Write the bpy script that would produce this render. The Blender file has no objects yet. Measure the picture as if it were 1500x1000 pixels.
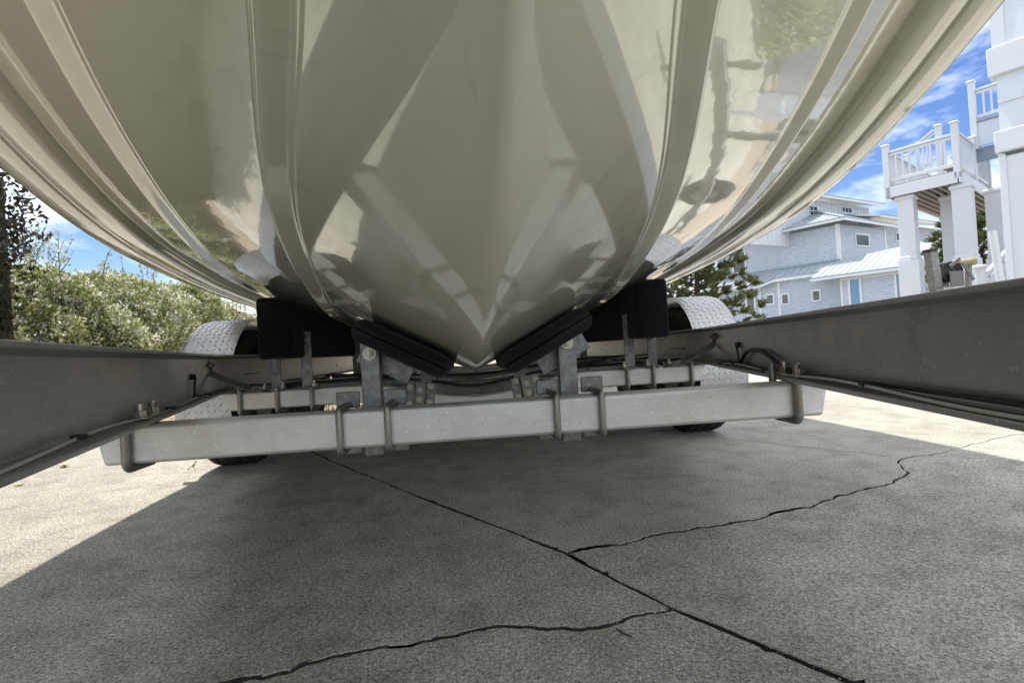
import bpy, bmesh, math, random
import numpy as np
from mathutils import Vector, Matrix

# ------------------------------------------------------------------ camera, sky, sun, exposure
sc = bpy.context.scene
col = sc.collection
F, SRCW = 760.0, 1500.0
ROLL, YAW, PITCH = math.radians(3.3), math.atan(60 / F), math.atan(10.5 / F)
CAM = np.array([0.0, 0.0, 0.485])
_f = np.array([math.sin(YAW) * math.cos(PITCH), math.cos(YAW) * math.cos(PITCH), math.sin(PITCH)])
_r = np.array([math.cos(YAW), -math.sin(YAW), 0.0]); _u = np.cross(_r, _f)
_r2 = _r * math.cos(ROLL) - _u * math.sin(ROLL); _u2 = _u * math.cos(ROLL) + _r * math.sin(ROLL)
cd = bpy.data.cameras.new('camera'); cam = bpy.data.objects.new('camera', cd); col.objects.link(cam)
cam.matrix_world = Matrix(((_r2[0], _u2[0], -_f[0], CAM[0]), (_r2[1], _u2[1], -_f[1], CAM[1]), (_r2[2], _u2[2], -_f[2], CAM[2]), (0, 0, 0, 1)))
cd.sensor_width = 36; cd.lens = F / SRCW * 36; cd.clip_start = 0.02; cd.clip_end = 3000
sc.camera = cam
SUN = Vector((-0.175, 0.20, 1.0)).normalized()          # direction towards the sun
sd = bpy.data.lights.new('sun', 'SUN'); sd.energy = 2.1; sd.angle = math.radians(0.5); sd.color = (1, 0.955, 0.88)
so = bpy.data.objects.new('sun', sd); col.objects.link(so)
so.rotation_euler = SUN.to_track_quat('Z', 'Y').to_euler()
so.location = (0, 0, 30)
w = bpy.data.worlds.new('World'); sc.world = w; w.use_nodes = True
nt = w.node_tree; nt.nodes.clear()
N = nt.nodes.new
out = N('ShaderNodeOutputWorld'); bg = N('ShaderNodeBackground'); sky = N('ShaderNodeTexSky')
sky.sky_type = 'NISHITA'; sky.sun_disc = False
sky.sun_elevation = math.asin(SUN.z); sky.sun_rotation = math.atan2(SUN.x, SUN.y)
sky.air_density = 1.0; sky.dust_density = 0.5; sky.ozone_density = 2.0
tc = N('ShaderNodeTexCoord'); mp = N('ShaderNodeMapping'); mp.inputs['Scale'].default_value = (1, 1, 2.6); mp.inputs['Location'].default_value = (0.0, 0.0, 0.0)
nz = N('ShaderNodeTexNoise'); nz.inputs['Scale'].default_value = 2.6; nz.inputs['Detail'].default_value = 9; nz.inputs['Roughness'].default_value = 0.6
sx = N('ShaderNodeSeparateXYZ'); el = N('ShaderNodeMapRange')
el.inputs['From Min'].default_value = 0.0; el.inputs['From Max'].default_value = 0.9; el.inputs['To Min'].default_value = 0.02; el.inputs['To Max'].default_value = 0.11
ad = N('ShaderNodeMath'); ad.operation = 'ADD'
rp = N('ShaderNodeValToRGB'); rp.color_ramp.elements[0].position = 0.44; rp.color_ramp.elements[1].position = 0.72
mx = N('ShaderNodeMix'); mx.data_type = 'RGBA'
mx.inputs[7].default_value = (6.3, 6.45, 6.5, 1)
hs = N('ShaderNodeHueSaturation'); hs.inputs['Saturation'].default_value = 1.25; hs.inputs['Value'].default_value = 0.42; hs.inputs['Hue'].default_value = 0.515
L = nt.links.new
L(tc.outputs['Generated'], mp.inputs['Vector']); L(mp.outputs[0], nz.inputs['Vector'])
L(tc.outputs['Generated'], sx.inputs[0]); L(sx.outputs['Z'], el.inputs['Value'])
L(nz.outputs['Fac'], ad.inputs[0]); L(el.outputs[0], ad.inputs[1]); L(ad.outputs[0], rp.inputs['Fac'])
L(sky.outputs[0], hs.inputs['Color']); L(hs.outputs[0], mx.inputs[6]); L(rp.outputs['Color'], mx.inputs[0])
L(mx.outputs[2], bg.inputs['Color']); L(bg.outputs[0], out.inputs[0])
bg.inputs['Strength'].default_value = 0.15
sc.view_settings.view_transform = 'Standard'; sc.view_settings.look = 'None'; sc.view_settings.gamma = 1
sc.view_settings.use_curve_mapping = False
sc.view_settings.exposure = 1.47
sc.cycles.max_bounces = 8; sc.cycles.diffuse_bounces = 5; sc.cycles.glossy_bounces = 5

# ------------------------------------------------------------------ helpers
rnd = random.Random(7)
rng = np.random.default_rng(11)
def ray(x, y): return _f + _r2 * ((x - 750) / F) - _u2 * ((y - 500) / F)
def on_plane(x, y, P, n):
    d = ray(x, y); t = ((np.asarray(P, float) - CAM) @ n) / (d @ n); return CAM + d * t
HEAD = math.radians(-33.3)                         # the houses and the driveway joints share this heading
AX = np.array([math.sin(HEAD), math.cos(HEAD), 0.0]); BX = np.array([math.cos(HEAD), -math.sin(HEAD), 0.0])
UP = np.array([0, 0, 1.0])

class MB:
    def __init__(s): s.v = []; s.f = []
    def add(s, vs, fs):
        b = len(s.v); s.v += [tuple(map(float, p)) for p in vs]; s.f += [tuple(b + i for i in q) for q in fs]; return s
    def box(s, c, size, ax=None):
        """box at c, size along the three axes ax (default world)"""
        ax = ax if ax is not None else np.eye(3); c = np.asarray(c, float)
        h = [np.asarray(ax[i], float) * size[i] / 2 for i in range(3)]
        vs = [c + sx_ * h[0] + sy_ * h[1] + sz_ * h[2] for sz_ in (-1, 1) for sy_ in (-1, 1) for sx_ in (-1, 1)]
        fs = [(0, 2, 3, 1), (4, 5, 7, 6), (0, 1, 5, 4), (2, 6, 7, 3), (0, 4, 6, 2), (1, 3, 7, 5)]
        if np.linalg.det(np.array(ax)) < 0: fs = [q[::-1] for q in fs]
        return s.add(vs, fs)
    def bar(s, p, q, wd, ht, up=UP):
        """rectangular bar from p to q"""
        p = np.asarray(p, float); q = np.asarray(q, float); d = q - p; l = np.linalg.norm(d); d = d / l
        sd_ = np.cross(d, up); sd_ = sd_ / np.linalg.norm(sd_); u_ = np.cross(sd_, d)
        return s.box((p + q) / 2, (l, wd, ht), (d, -sd_, u_))
    def tube(s, path, r, seg=8, cap=True):
        P = [np.asarray(p, float) for p in path]; n = len(P); rr = r if hasattr(r, '__len__') else [r] * n
        t0 = P[1] - P[0]; ref = np.array([0, 0, 1.0]) if abs(t0[2]) < 0.8 * np.linalg.norm(t0) else np.array([1.0, 0, 0])
        vs = []; fs = []
        for i in range(n):
            t = P[min(i + 1, n - 1)] - P[max(i - 1, 0)]; t = t / (np.linalg.norm(t) + 1e-12)
            a_ = ref - t * (ref @ t); a_ = a_ / (np.linalg.norm(a_) + 1e-12); ref = a_; b_ = np.cross(t, a_)
            vs += [P[i] + rr[i] * (math.cos(2 * math.pi * k / seg) * a_ + math.sin(2 * math.pi * k / seg) * b_) for k in range(seg)]
        for i in range(n - 1):
            for k in range(seg):
                k2 = (k + 1) % seg; fs.append((i * seg + k, i * seg + k2, (i + 1) * seg + k2, (i + 1) * seg + k))
        if cap: fs += [tuple(range(seg))[::-1], tuple((n - 1) * seg + k for k in range(seg))]
        return s.add(vs, fs)
    def cyl(s, p, q, r, seg=16): return s.tube([p, q], r, seg)
    def lathe(s, prof, c, axis, seg=40):
        """prof: (axial, radius) closed loop"""
        axis = np.asarray(axis, float); t = np.array([0, 0, 1.0]); t2 = np.cross(axis, t); n = len(prof); vs = []; fs = []
        for k in range(seg):
            a_ = 2 * math.pi * k / seg
            for (x_, r_) in prof: vs.append(np.asarray(c) + axis * x_ + r_ * (math.cos(a_) * t + math.sin(a_) * t2))
        for k in range(seg):
            k2 = (k + 1) % seg
            for i in range(n):
                i2 = (i + 1) % n; fs.append((k * n + i, k * n + i2, k2 * n + i2, k2 * n + i))
        return s.add(vs, fs)
    def prism(s, pts, dv):
        """closed polygon pts (3D) swept by vector dv"""
        P = [np.asarray(p, float) for p in pts]; n = len(P); dv = np.asarray(dv, float)
        fs = [tuple(range(n))[::-1], tuple(range(n, 2 * n))] + [(i, (i + 1) % n, n + (i + 1) % n, n + i) for i in range(n)]
        return s.add(P + [p + dv for p in P], fs)
    def sweep(s, path, prof, closed=True, cap=True):
        """path of xy points, prof of (lateral, z); lateral is to the left of travel; mitred"""
        P = [np.asarray(p, float)[:2] for p in path]; n = len(P); m = len(prof); vs = []; fs = []
        for i in range(n):
            d1 = P[i] - P[i - 1] if i else P[1] - P[0]; d2 = P[i + 1] - P[i] if i < n - 1 else d1
            d1 = d1 / np.linalg.norm(d1); d2 = d2 / np.linalg.norm(d2); t = d1 + d2; t = t / np.linalg.norm(t)
            nn = np.array([-t[1], t[0]]); k = 1 / max(0.3, t @ d1)
            for (o, z) in prof: vs.append((P[i][0] + nn[0] * o * k, P[i][1] + nn[1] * o * k, z))
        for i in range(n - 1):
            for j in range(m if closed else m - 1):
                j2 = (j + 1) % m; fs.append((i * m + j, (i + 1) * m + j, (i + 1) * m + j2, i * m + j2))
        if cap: fs += [tuple(range(m)), tuple((n - 1) * m + j for j in range(m))[::-1]]
        return s.add(vs, fs)
    def build(s, name, mat, parent=None, bevel=0, smooth=True, angle=35, seg=2):
        me = bpy.data.meshes.new(name); me.from_pydata(s.v, [], s.f); me.update()
        bm = bmesh.new(); bm.from_mesh(me); bmesh.ops.recalc_face_normals(bm, faces=bm.faces); bm.to_mesh(me); bm.free()
        if smooth:
            me.polygons.foreach_set('use_smooth', [True] * len(me.polygons))
            me.set_sharp_from_angle(angle=math.radians(angle))
        o = bpy.data.objects.new(name, me); col.objects.link(o)
        if mat: me.materials.append(mat)
        if parent: o.parent = parent
        if bevel:
            b = o.modifiers.new('bevel', 'BEVEL'); b.width = bevel; b.segments = seg; b.limit_method = 'ANGLE'; b.angle_limit = math.radians(40)
        return o

def raw(name, verts, faces, mat, parent=None, smooth=False):
    me = bpy.data.meshes.new(name)
    verts = np.asarray(verts, np.float32).reshape(-1, 3); faces = np.asarray(faces, np.int32); k = faces.shape[1]
    me.vertices.add(len(verts)); me.vertices.foreach_set('co', verts.ravel())
    me.loops.add(faces.size); me.loops.foreach_set('vertex_index', faces.ravel())
    me.polygons.add(len(faces)); me.polygons.foreach_set('loop_start', np.arange(0, faces.size, k, dtype=np.int32))
    me.update(calc_edges=True); me.validate()
    if smooth: me.polygons.foreach_set('use_smooth', [True] * len(me.polygons))
    o = bpy.data.objects.new(name, me); col.objects.link(o); me.materials.append(mat)
    if parent: o.parent = parent
    return o
def empty(name, loc=(0, 0, 0)):
    o = bpy.data.objects.new(name, None); o.empty_display_size = 0.2; col.objects.link(o); return o
def tag(o, label=None, cat=None, group=None, kind=None):
    for k, v in (('label', label), ('category', cat), ('group', group), ('kind', kind)):
        if v: o[k] = v
    return o
def spline(xs, ys):
    """natural cubic spline"""
    xs = np.array(xs, float); ys = np.array(ys, float); n = len(xs); h = np.diff(xs); A = np.zeros((n, n)); r = np.zeros(n)
    A[0, 0] = A[-1, -1] = 1
    for i in range(1, n - 1):
        A[i, i - 1] = h[i - 1]; A[i, i] = 2 * (h[i - 1] + h[i]); A[i, i + 1] = h[i]
        r[i] = 6 * ((ys[i + 1] - ys[i]) / h[i] - (ys[i] - ys[i - 1]) / h[i - 1])
    M = np.linalg.solve(A, r)
    def g(x):
        x = np.asarray(x, float); xc = np.clip(x, xs[0], xs[-1]); i = np.clip(np.searchsorted(xs, xc) - 1, 0, n - 2)
        a_ = (xs[i + 1] - xc) / h[i]; b_ = (xc - xs[i]) / h[i]
        return a_ * ys[i] + b_ * ys[i + 1] + ((a_ ** 3 - a_) * M[i] + (b_ ** 3 - b_) * M[i + 1]) * h[i] ** 2 / 6
    return g

# ------------------------------------------------------------------ materials
def mat(name, base, rough=0.5, metal=0.0, spec=None, coat=0.0, emit=None):
    m = bpy.data.materials.new(name); m.use_nodes = True; p = m.node_tree.nodes['Principled BSDF']
    p.inputs['Base Color'].default_value = (*base, 1); p.inputs['Roughness'].default_value = rough; p.inputs['Metallic'].default_value = metal
    if spec is not None: p.inputs['Specular IOR Level'].default_value = spec
    p.inputs['Coat Weight'].default_value = coat
    return m, m.node_tree, p
def noise(nt, scale, detail=4, rough=0.5, vec=None, dist=0.0):
    n = nt.nodes.new('ShaderNodeTexNoise'); n.inputs['Scale'].default_value = scale; n.inputs['Detail'].default_value = detail
    n.inputs['Roughness'].default_value = rough; n.inputs['Distortion'].default_value = dist
    if vec: nt.links.new(vec, n.inputs['Vector'])
    return n.outputs['Fac']
def coords(nt, scale=(1, 1, 1), kind='Object', rot=(0, 0, 0)):
    t = nt.nodes.new('ShaderNodeTexCoord'); m = nt.nodes.new('ShaderNodeMapping'); m.inputs['Scale'].default_value = scale; m.inputs['Rotation'].default_value = rot
    nt.links.new(t.outputs[kind], m.inputs['Vector']); return m.outputs[0]
def ramp(nt, fac, stops):
    r = nt.nodes.new('ShaderNodeValToRGB'); nt.links.new(fac, r.inputs['Fac']); e = r.color_ramp.elements
    while len(e) < len(stops): e.new(0.5)
    for k, (p, c) in enumerate(stops): e[k].position = p; e[k].color = (*c, 1) if hasattr(c, '__len__') else (c, c, c, 1)
    return r.outputs['Color']
def mixc(nt, fac, a_, b_, mode='MIX'):
    m = nt.nodes.new('ShaderNodeMix'); m.data_type = 'RGBA'; m.blend_type = mode
    for s_, v in ((0, fac), (6, a_), (7, b_)):
        if hasattr(v, 'is_linked'): nt.links.new(v, m.inputs[s_])
        else: m.inputs[s_].default_value = (*v, 1) if hasattr(v, '__len__') else v
    return m.outputs[2]
def bump(nt, p, h, strength=0.3, dist=0.01):
    b = nt.nodes.new('ShaderNodeBump'); b.inputs['Strength'].default_value = strength; b.inputs['Distance'].default_value = dist
    nt.links.new(h, b.inputs['Height']); nt.links.new(b.outputs[0], p.inputs['Normal']); return b
def rough_from(nt, p, fac, lo, hi):
    m = nt.nodes.new('ShaderNodeMapRange'); m.inputs['To Min'].default_value = lo; m.inputs['To Max'].default_value = hi
    nt.links.new(fac, m.inputs['Value']); nt.links.new(m.outputs[0], p.inputs['Roughness'])

def concrete():
    m, t, p = mat('concrete', (0.4, 0.39, 0.36), 0.9, spec=0.25)
    v = coords(t)
    big = noise(t, 1.1, 5, 0.6, v); mid = noise(t, 9, 5, 0.65, v); fine = noise(t, 420, 3, 0.75, v); grit = noise(t, 150, 5, 0.8, v)
    c = mixc(t, ramp(t, big, [(0.32, 0.0), (0.68, 1.0)]), (0.38, 0.365, 0.31), (0.56, 0.54, 0.465))
    c = mixc(t, 0.75, c, ramp(t, mid, [(0.3, 0.62), (0.5, 0.95), (0.72, 1.12)]), 'MULTIPLY')
    c = mixc(t, 0.9, c, ramp(t, grit, [(0.36, 0.30), (0.5, 0.95), (0.64, 1.55)]), 'MULTIPLY')
    c = mixc(t, 0.9, c, ramp(t, fine, [(0.36, 0.45), (0.5, 1.0), (0.64, 1.5)]), 'MULTIPLY')
    vo = t.nodes.new('ShaderNodeTexVoronoi'); vo.inputs['Scale'].default_value = 55; t.links.new(v, vo.inputs['Vector'])
    spk = ramp(t, vo.outputs['Distance'], [(0.0, 1.0), (0.09, 0.0)]); 
    c = mixc(t, spk, c, (0.12, 0.115, 0.10))
    vo2 = t.nodes.new('ShaderNodeTexVoronoi'); vo2.inputs['Scale'].default_value = 23; t.links.new(v, vo2.inputs['Vector'])
    c = mixc(t, ramp(t, vo2.outputs['Distance'], [(0.0, 1.0), (0.05, 0.0)]), c, (0.75, 0.74, 0.7))
    # rust-brown and dark drip stains
    st = noise(t, 1.7, 8, 0.78, v, 0.9)
    c = mixc(t, ramp(t, st, [(0.54, 0.0), (0.72, 0.42)]), c, (0.21, 0.19, 0.155))
    c = mixc(t, ramp(t, noise(t, 3.1, 7, 0.75, coords(t, (1, 1, 1), rot=(0, 0, 1.1)), 1.2), [(0.60, 0.0), (0.70, 0.22)]), c, (0.66, 0.64, 0.59))
    t.links.new(c, p.inputs['Base Color'])
    hsum = mixc(t, 0.55, grit, fine)
    bump(t, p, hsum, 0.9, 0.006)
    return m
def gelcoat():
    m, t, p = mat('gelcoat', (0.62, 0.60, 0.52), 0.07, spec=0.6, coat=1.0)
    p.inputs['Coat Roughness'].default_value = 0.015; p.inputs['Coat IOR'].default_value = 1.95
    v = coords(t)
    c = mixc(t, noise(t, 1.6, 3, 0.5, v), (0.72, 0.685, 0.55), (0.77, 0.735, 0.60))
    # chalky water marks and faint dirt
    c = mixc(t, ramp(t, noise(t, 4.2, 6, 0.72, v, 0.8), [(0.60, 0.0), (0.70, 0.28)]), c, (0.58, 0.54, 0.42))
    c = mixc(t, ramp(t, noise(t, 3.4, 4, 0.55, v, 0.5), [(0.555, 0.0), (0.57, 0.22), (0.60, 0.04), (0.66, 0.0)]), c, (0.50, 0.46, 0.35))
    t.links.new(c, p.inputs['Base Color'])
    rough_from(t, p, noise(t, 3.0, 5, 0.65, v), 0.05, 0.13)
    v2 = coords(t, (2.0, 9.0, 2.0))
    bump(t, p, noise(t, 2.2, 2, 0.4, v2), 0.022, 0.012)
    for l in list(t.links):
        if l.to_socket == p.inputs['Normal']: t.links.new(l.from_socket, p.inputs['Coat Normal'])
    return m
def aluminium(name, base, dirty, streak=(2, 40, 40), r0=0.32, r1=0.55, metal=0.85):
    m, t, p = mat(name, base, 0.4, metal)
    v = coords(t, streak); v1 = coords(t)
    c = mixc(t, noise(t, 3, 5, 0.6, v), base, tuple(x * 0.78 for x in base))
    c = mixc(t, ramp(t, noise(t, 14, 6, 0.7, v1), [(0.42, 0.0), (0.72, 0.6)]), c, dirty)
    vo = t.nodes.new('ShaderNodeTexVoronoi'); vo.inputs['Scale'].default_value = 60; t.links.new(v1, vo.inputs['Vector'])
    c = mixc(t, ramp(t, vo.outputs['Distance'], [(0.0, 0.8), (0.17, 0.0)]), c, tuple(min(1, x * 1.6) for x in base))
    vo2 = t.nodes.new('ShaderNodeTexVoronoi'); vo2.inputs['Scale'].default_value = 30; t.links.new(v1, vo2.inputs['Vector'])
    c = mixc(t, ramp(t, vo2.outputs['Distance'], [(0.0, 0.9), (0.06, 0.0)]), c, (0.10, 0.085, 0.06))
    t.links.new(c, p.inputs['Base Color'])
    rough_from(t, p, noise(t, 6, 5, 0.7, v), r0, r1)
    bump(t, p, noise(t, 20, 4, 0.6, v), 0.06, 0.003)
    return m
def galvanised():
    m, t, p = mat('galvanised', (0.36, 0.37, 0.37), 0.5, 0.75)
    v = coords(t)
    vo = t.nodes.new('ShaderNodeTexVoronoi'); vo.inputs['Scale'].default_value = 95; t.links.new(v, vo.inputs['Vector'])
    c = mixc(t, vo.outputs['Color'], (0.20, 0.205, 0.205), (0.34, 0.345, 0.34))
    c = mixc(t, ramp(t, noise(t, 30, 6, 0.75, v), [(0.45, 0.0), (0.7, 0.85)]), c, (0.17, 0.15, 0.12))
    t.links.new(c, p.inputs['Base Color']); rough_from(t, p, noise(t, 40, 4, 0.6, v), 0.4, 0.7)
    bump(t, p, noise(t, 80, 3, 0.6, v), 0.15, 0.002)
    return m
def leafmat(name, stops, rough=0.45, trans=0.25):
    m, t, p = mat(name, (0.08, 0.12, 0.03), rough, spec=0.4)
    g = t.nodes.new('ShaderNodeNewGeometry')
    a_ = t.nodes.new('ShaderNodeMath'); a_.operation = 'MULTIPLY_ADD'; a_.inputs[1].default_value = 0.9
    b_ = t.nodes.new('ShaderNodeMath'); b_.operation = 'MULTIPLY_ADD'; b_.inputs[1].default_value = 1.5; b_.inputs[2].default_value = -0.64
    t.links.new(noise(t, 5.0, 4, 0.6, coords(t)), b_.inputs[0]); t.links.new(b_.outputs[0], a_.inputs[2]); t.links.new(g.outputs['Random Per Island'], a_.inputs[0])
    c = ramp(t, a_.outputs[0], stops)
    t.links.new(c, p.inputs['Base Color'])
    tr = t.nodes.new('ShaderNodeBsdfTranslucent'); t.links.new(c, tr.inputs['Color'])
    ms = t.nodes.new('ShaderNodeMixShader'); ms.inputs[0].default_value = trans
    o = t.nodes['Material Output']; t.links.new(p.outputs[0], ms.inputs[1]); t.links.new(tr.outputs[0], ms.inputs[2]); t.links.new(ms.outputs[0], o.inputs['Surface'])
    return m
def painted(name, base, rough=0.5, dirt=0.12, scale=3.0):
    m, t, p = mat(name, base, rough)
    v = coords(t)
    c = mixc(t, ramp(t, noise(t, scale, 6, 0.7, v), [(0.35, 0.0), (0.8, dirt * 2)]), base, tuple(x * 0.72 for x in base))
    t.links.new(c, p.inputs['Base Color']); bump(t, p, noise(t, scale * 12, 4, 0.6, v), 0.08, 0.01)
    return m
def shingle(name, base):
    m, t, p = mat(name, base, 0.8)
    tcn = t.nodes.new('ShaderNodeTexCoord'); mpn = t.nodes.new('ShaderNodeMapping'); t.links.new(tcn.outputs['UV'], mpn.inputs['Vector'])
    br = t.nodes.new('ShaderNodeTexBrick'); br.inputs['Scale'].default_value = 1; br.inputs['Brick Width'].default_value = 0.22; br.inputs['Row Height'].default_value = 0.15
    br.inputs['Mortar Size'].default_value = 0.012; br.inputs['Color1'].default_value = (*base, 1); br.inputs['Color2'].default_value = (*[x * 0.86 for x in base], 1)
    br.inputs['Mortar'].default_value = (*[x * 0.6 for x in base], 1)
    t.links.new(mpn.outputs[0], br.inputs['Vector']); t.links.new(br.outputs['Color'], p.inputs['Base Color'])
    bump(t, p, br.outputs['Fac'], -0.4, 0.01)
    return m
def rubber():
    m, t, p = mat('tyre_rubber', (0.022, 0.022, 0.022), 0.75)
    v = coords(t); c = mixc(t, ramp(t, noise(t, 9, 5, 0.7, v), [(0.4, 0.0), (0.75, 0.6)]), (0.018, 0.018, 0.018), (0.06, 0.055, 0.048))
    t.links.new(c, p.inputs['Base Color']); bump(t, p, noise(t, 60, 3, 0.6, v), 0.1, 0.003); return m
def carpet():
    m, t, p = mat('black_carpet', (0.009, 0.0095, 0.011), 1.0, spec=0.1)
    p.inputs['Sheen Weight'].default_value = 0.12
    bump(t, p, noise(t, 380, 3, 0.7, coords(t)), 0.9, 0.004); return m
def soil():
    m, t, p = mat('sandy_soil', (0.32, 0.24, 0.16), 0.95, spec=0.1)
    v = coords(t); c = mixc(t, noise(t, 0.5, 5, 0.6, v), (0.42, 0.36, 0.28), (0.33, 0.28, 0.21))
    c = mixc(t, 0.9, c, ramp(t, noise(t, 22, 5, 0.8, v), [(0.3, 0.45), (0.5, 1.0), (0.7, 1.5)]), 'MULTIPLY')
    t.links.new(c, p.inputs['Base Color']); bump(t, p, noise(t, 30, 5, 0.8, v), 0.9, 0.03); return m

M = dict(concrete=concrete(), gel=gelcoat(), galv=galvanised(), rubber=rubber(), carpet=carpet(), soil=soil())
M['rail'] = aluminium('mill_aluminium_rail', (0.46, 0.465, 0.46), (0.27, 0.268, 0.255), (1.2, 1.2, 30), 0.28, 0.5, 0.6)
M['tubealu'] = aluminium('bare_aluminium_tube', (0.74, 0.745, 0.74), (0.50, 0.485, 0.45), (1.5, 45, 45), 0.38, 0.6, 0.55)
M['fender'] = aluminium('diamond_plate_aluminium', (0.60, 0.60, 0.60), (0.44, 0.43, 0.42), (6, 6, 6), 0.32, 0.5, 0.4)
M['steel'] = mat('zinc_steel', (0.46, 0.43, 0.37), 0.38, 0.9)[0]
M['ubolt'] = aluminium('weathered_u_bolt_steel', (0.34, 0.335, 0.31), (0.19, 0.165, 0.13), (20, 20, 20), 0.3, 0.55, 0.85)
M['cable'] = mat('black_cable', (0.012, 0.012, 0.013), 0.45)[0]
M['wire'] = mat('pale_wire', (0.45, 0.44, 0.41), 0.5)[0]
M['hub'] = mat('hub_steel', (0.16, 0.16, 0.16), 0.5, 0.7)[0]
M['white'] = painted('white_paint', (0.58, 0.63, 0.70), 0.45)
M['trimwhite'] = painted('white_trim_paint', (0.60, 0.64, 0.69), 0.4, 0.06)
M['deckunder'] = painted('grey_deck_timber', (0.30, 0.30, 0.30), 0.8, 0.3)
M['shingle'] = shingle('pale_blue_shingle', (0.47, 0.55, 0.66))
M['roofmetal'] = painted('pale_metal_roof', (0.38, 0.43, 0.46), 0.35, 0.08)
M['slate'] = painted('blue_grey_flashing', (0.22, 0.29, 0.35), 0.5)
M['glass'] = mat('window_glass', (0.03, 0.04, 0.05), 0.04, spec=0.8)[0]
M['bluedoor'] = mat('blue_door_glass', (0.10, 0.24, 0.42), 0.12, spec=0.7)[0]
M['bark'] = painted('bark', (0.10, 0.075, 0.055), 0.9, 0.4, 9)
M['hedge'] = leafmat('hedge_leaf', [(0.0, (0.13, 0.16, 0.045)), (0.35, (0.26, 0.30, 0.09)), (0.68, (0.36, 0.39, 0.14)), (0.80, (0.66, 0.61, 0.52)), (1.0, (0.85, 0.80, 0.72))], 0.4, 0.45)
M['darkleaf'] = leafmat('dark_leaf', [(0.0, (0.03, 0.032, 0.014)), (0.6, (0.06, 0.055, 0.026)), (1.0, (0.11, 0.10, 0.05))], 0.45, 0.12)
M['core'] = painted('shaded_twigs', (0.035, 0.034, 0.02), 0.9, 0.4, 14)  # shade of the hedge interior is put into this dark colour
M['needle'] = leafmat('pine_needle', [(0.0, (0.035, 0.05, 0.012)), (0.5, (0.085, 0.11, 0.03)), (1.0, (0.17, 0.19, 0.06))], 0.5, 0.2)
M['grass'] = leafmat('grass_blade', [(0.0, (0.07, 0.10, 0.02)), (1.0, (0.18, 0.22, 0.06))])
M['dryleaf'] = mat('dry_leaf', (0.45, 0.38, 0.25), 0.7)[0]
M['yellow'] = painted('yellowed_plastic', (0.30, 0.25, 0.12), 0.5)
M['blackp'] = mat('black_plastic', (0.02, 0.02, 0.02), 0.5)[0]

# ------------------------------------------------------------------ ground and driveway slabs
g = MB(); n_ = 44; gx = np.sign(np.linspace(-1, 1, n_)) * np.abs(np.linspace(-1, 1, n_)) ** 3 * 600
vs = [(x, y, -0.045) for y in gx for x in gx]
g.add(vs, [(j * n_ + i, j * n_ + i + 1, (j + 1) * n_ + i + 1, (j + 1) * n_ + i) for j in range(n_ - 1) for i in range(n_ - 1)])
tag(g.build('ground', M['soil']), 'pale sandy soil ground around the driveway', kind='structure')
drive = empty('driveway'); tag(drive, 'weathered concrete driveway with cracked slabs', kind='structure')
J0 = np.array([0.192, 1.21, 0.0])
def ij(i, j): p = J0 + AX * i + BX * j; return np.array(p[:2])
def jag(pts, amp, lev=5, seed=1):
    r = random.Random(seed); P = [np.asarray(p, float) for p in pts]
    for _ in range(lev):
        Q = [P[0]]
        for p, q in zip(P[:-1], P[1:]):
            d = q - p; l = np.linalg.norm(d)
            if l > 0.012: Q.append((p + q) / 2 + np.array([-d[1], d[0]]) * r.uniform(-amp, amp))
            Q.append(q)
        P = Q
    return P
def off(P, o):
    out_ = []
    for i in range(len(P)):
        t = P[min(i + 1, len(P) - 1)] - P[max(i - 1, 0)]; t = t / (np.linalg.norm(t) + 1e-9); oo = o[i] if hasattr(o, '__len__') else o
        out_.append(P[i] + np.array([-t[1], t[0]]) * oo)
    return out_
def worn(P, o, seed, fade=None):
    """half-width along a crack: wanders, chips open here and there, and closes towards its end"""
    r = random.Random(seed); w_ = []; cur = 1.0
    for i in range(len(P)):
        cur += r.uniform(-0.22, 0.22); cur = min(1.7, max(0.6, cur)); k = cur * (2.2 if r.random() < 0.03 else 1.0)
        if fade: k *= max(0.12, min(1.0, (fade[1] - P[i][0]) / (fade[1] - fade[0])) if fade[1] > fade[0] else max(0.12, min(1.0, (P[i][0] - fade[1]) / (fade[0] - fade[1]))))
        w_.append(o * k)
    w_[0] = o; return w_
CRK = mat('crack_dirt', (0.045, 0.042, 0.038), 0.95)[0]
def slab(poly, z=0.0):
    P = [np.asarray(p, float) for p in poly]
    Q = [P[0]]
    for p in P[1:]:
        if np.linalg.norm(p - Q[-1]) > 1e-4: Q.append(p)
    P = Q; n = len(P)
    area = sum(P[i][0] * P[(i + 1) % n][1] - P[(i + 1) % n][0] * P[i][1] for i in range(n))
    if area < 0: P = P[::-1]
    ins = []
    for i in range(n):
        t = P[(i + 1) % n] - P[i - 1]; t = t / (np.linalg.norm(t) + 1e-9); ins.append(P[i] + np.array([-t[1], t[0]]) * 0.0013)
    vs = [(*p, z) for p in ins] + [(*p, z - 0.0016) for p in P] + [(*p, z - 0.1) for p in P]
    bm = bmesh.new(); bv = [bm.verts.new(v) for v in vs]
    bm.faces.new(bv[:n])
    for k in (0, n):
        for i in range(n): bm.faces.new((bv[k + i], bv[k + n + i], bv[k + n + (i + 1) % n], bv[k + (i + 1) % n]))
    for f in bm.faces:
        if len(f.verts) == 4 and min(v.co.z for v in f.verts) < z - 0.05: f.material_index = 1
    bmesh.ops.triangulate(bm, faces=[f for f in bm.faces if len(f.verts) > 4])
    me = bpy.data.meshes.new('slab'); bm.to_mesh(me); bm.free(); me.materials.append(M['concrete']); me.materials.append(CRK)
    o = bpy.data.objects.new('slab', me); col.objects.link(o); o.parent = drive; return o
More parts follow.
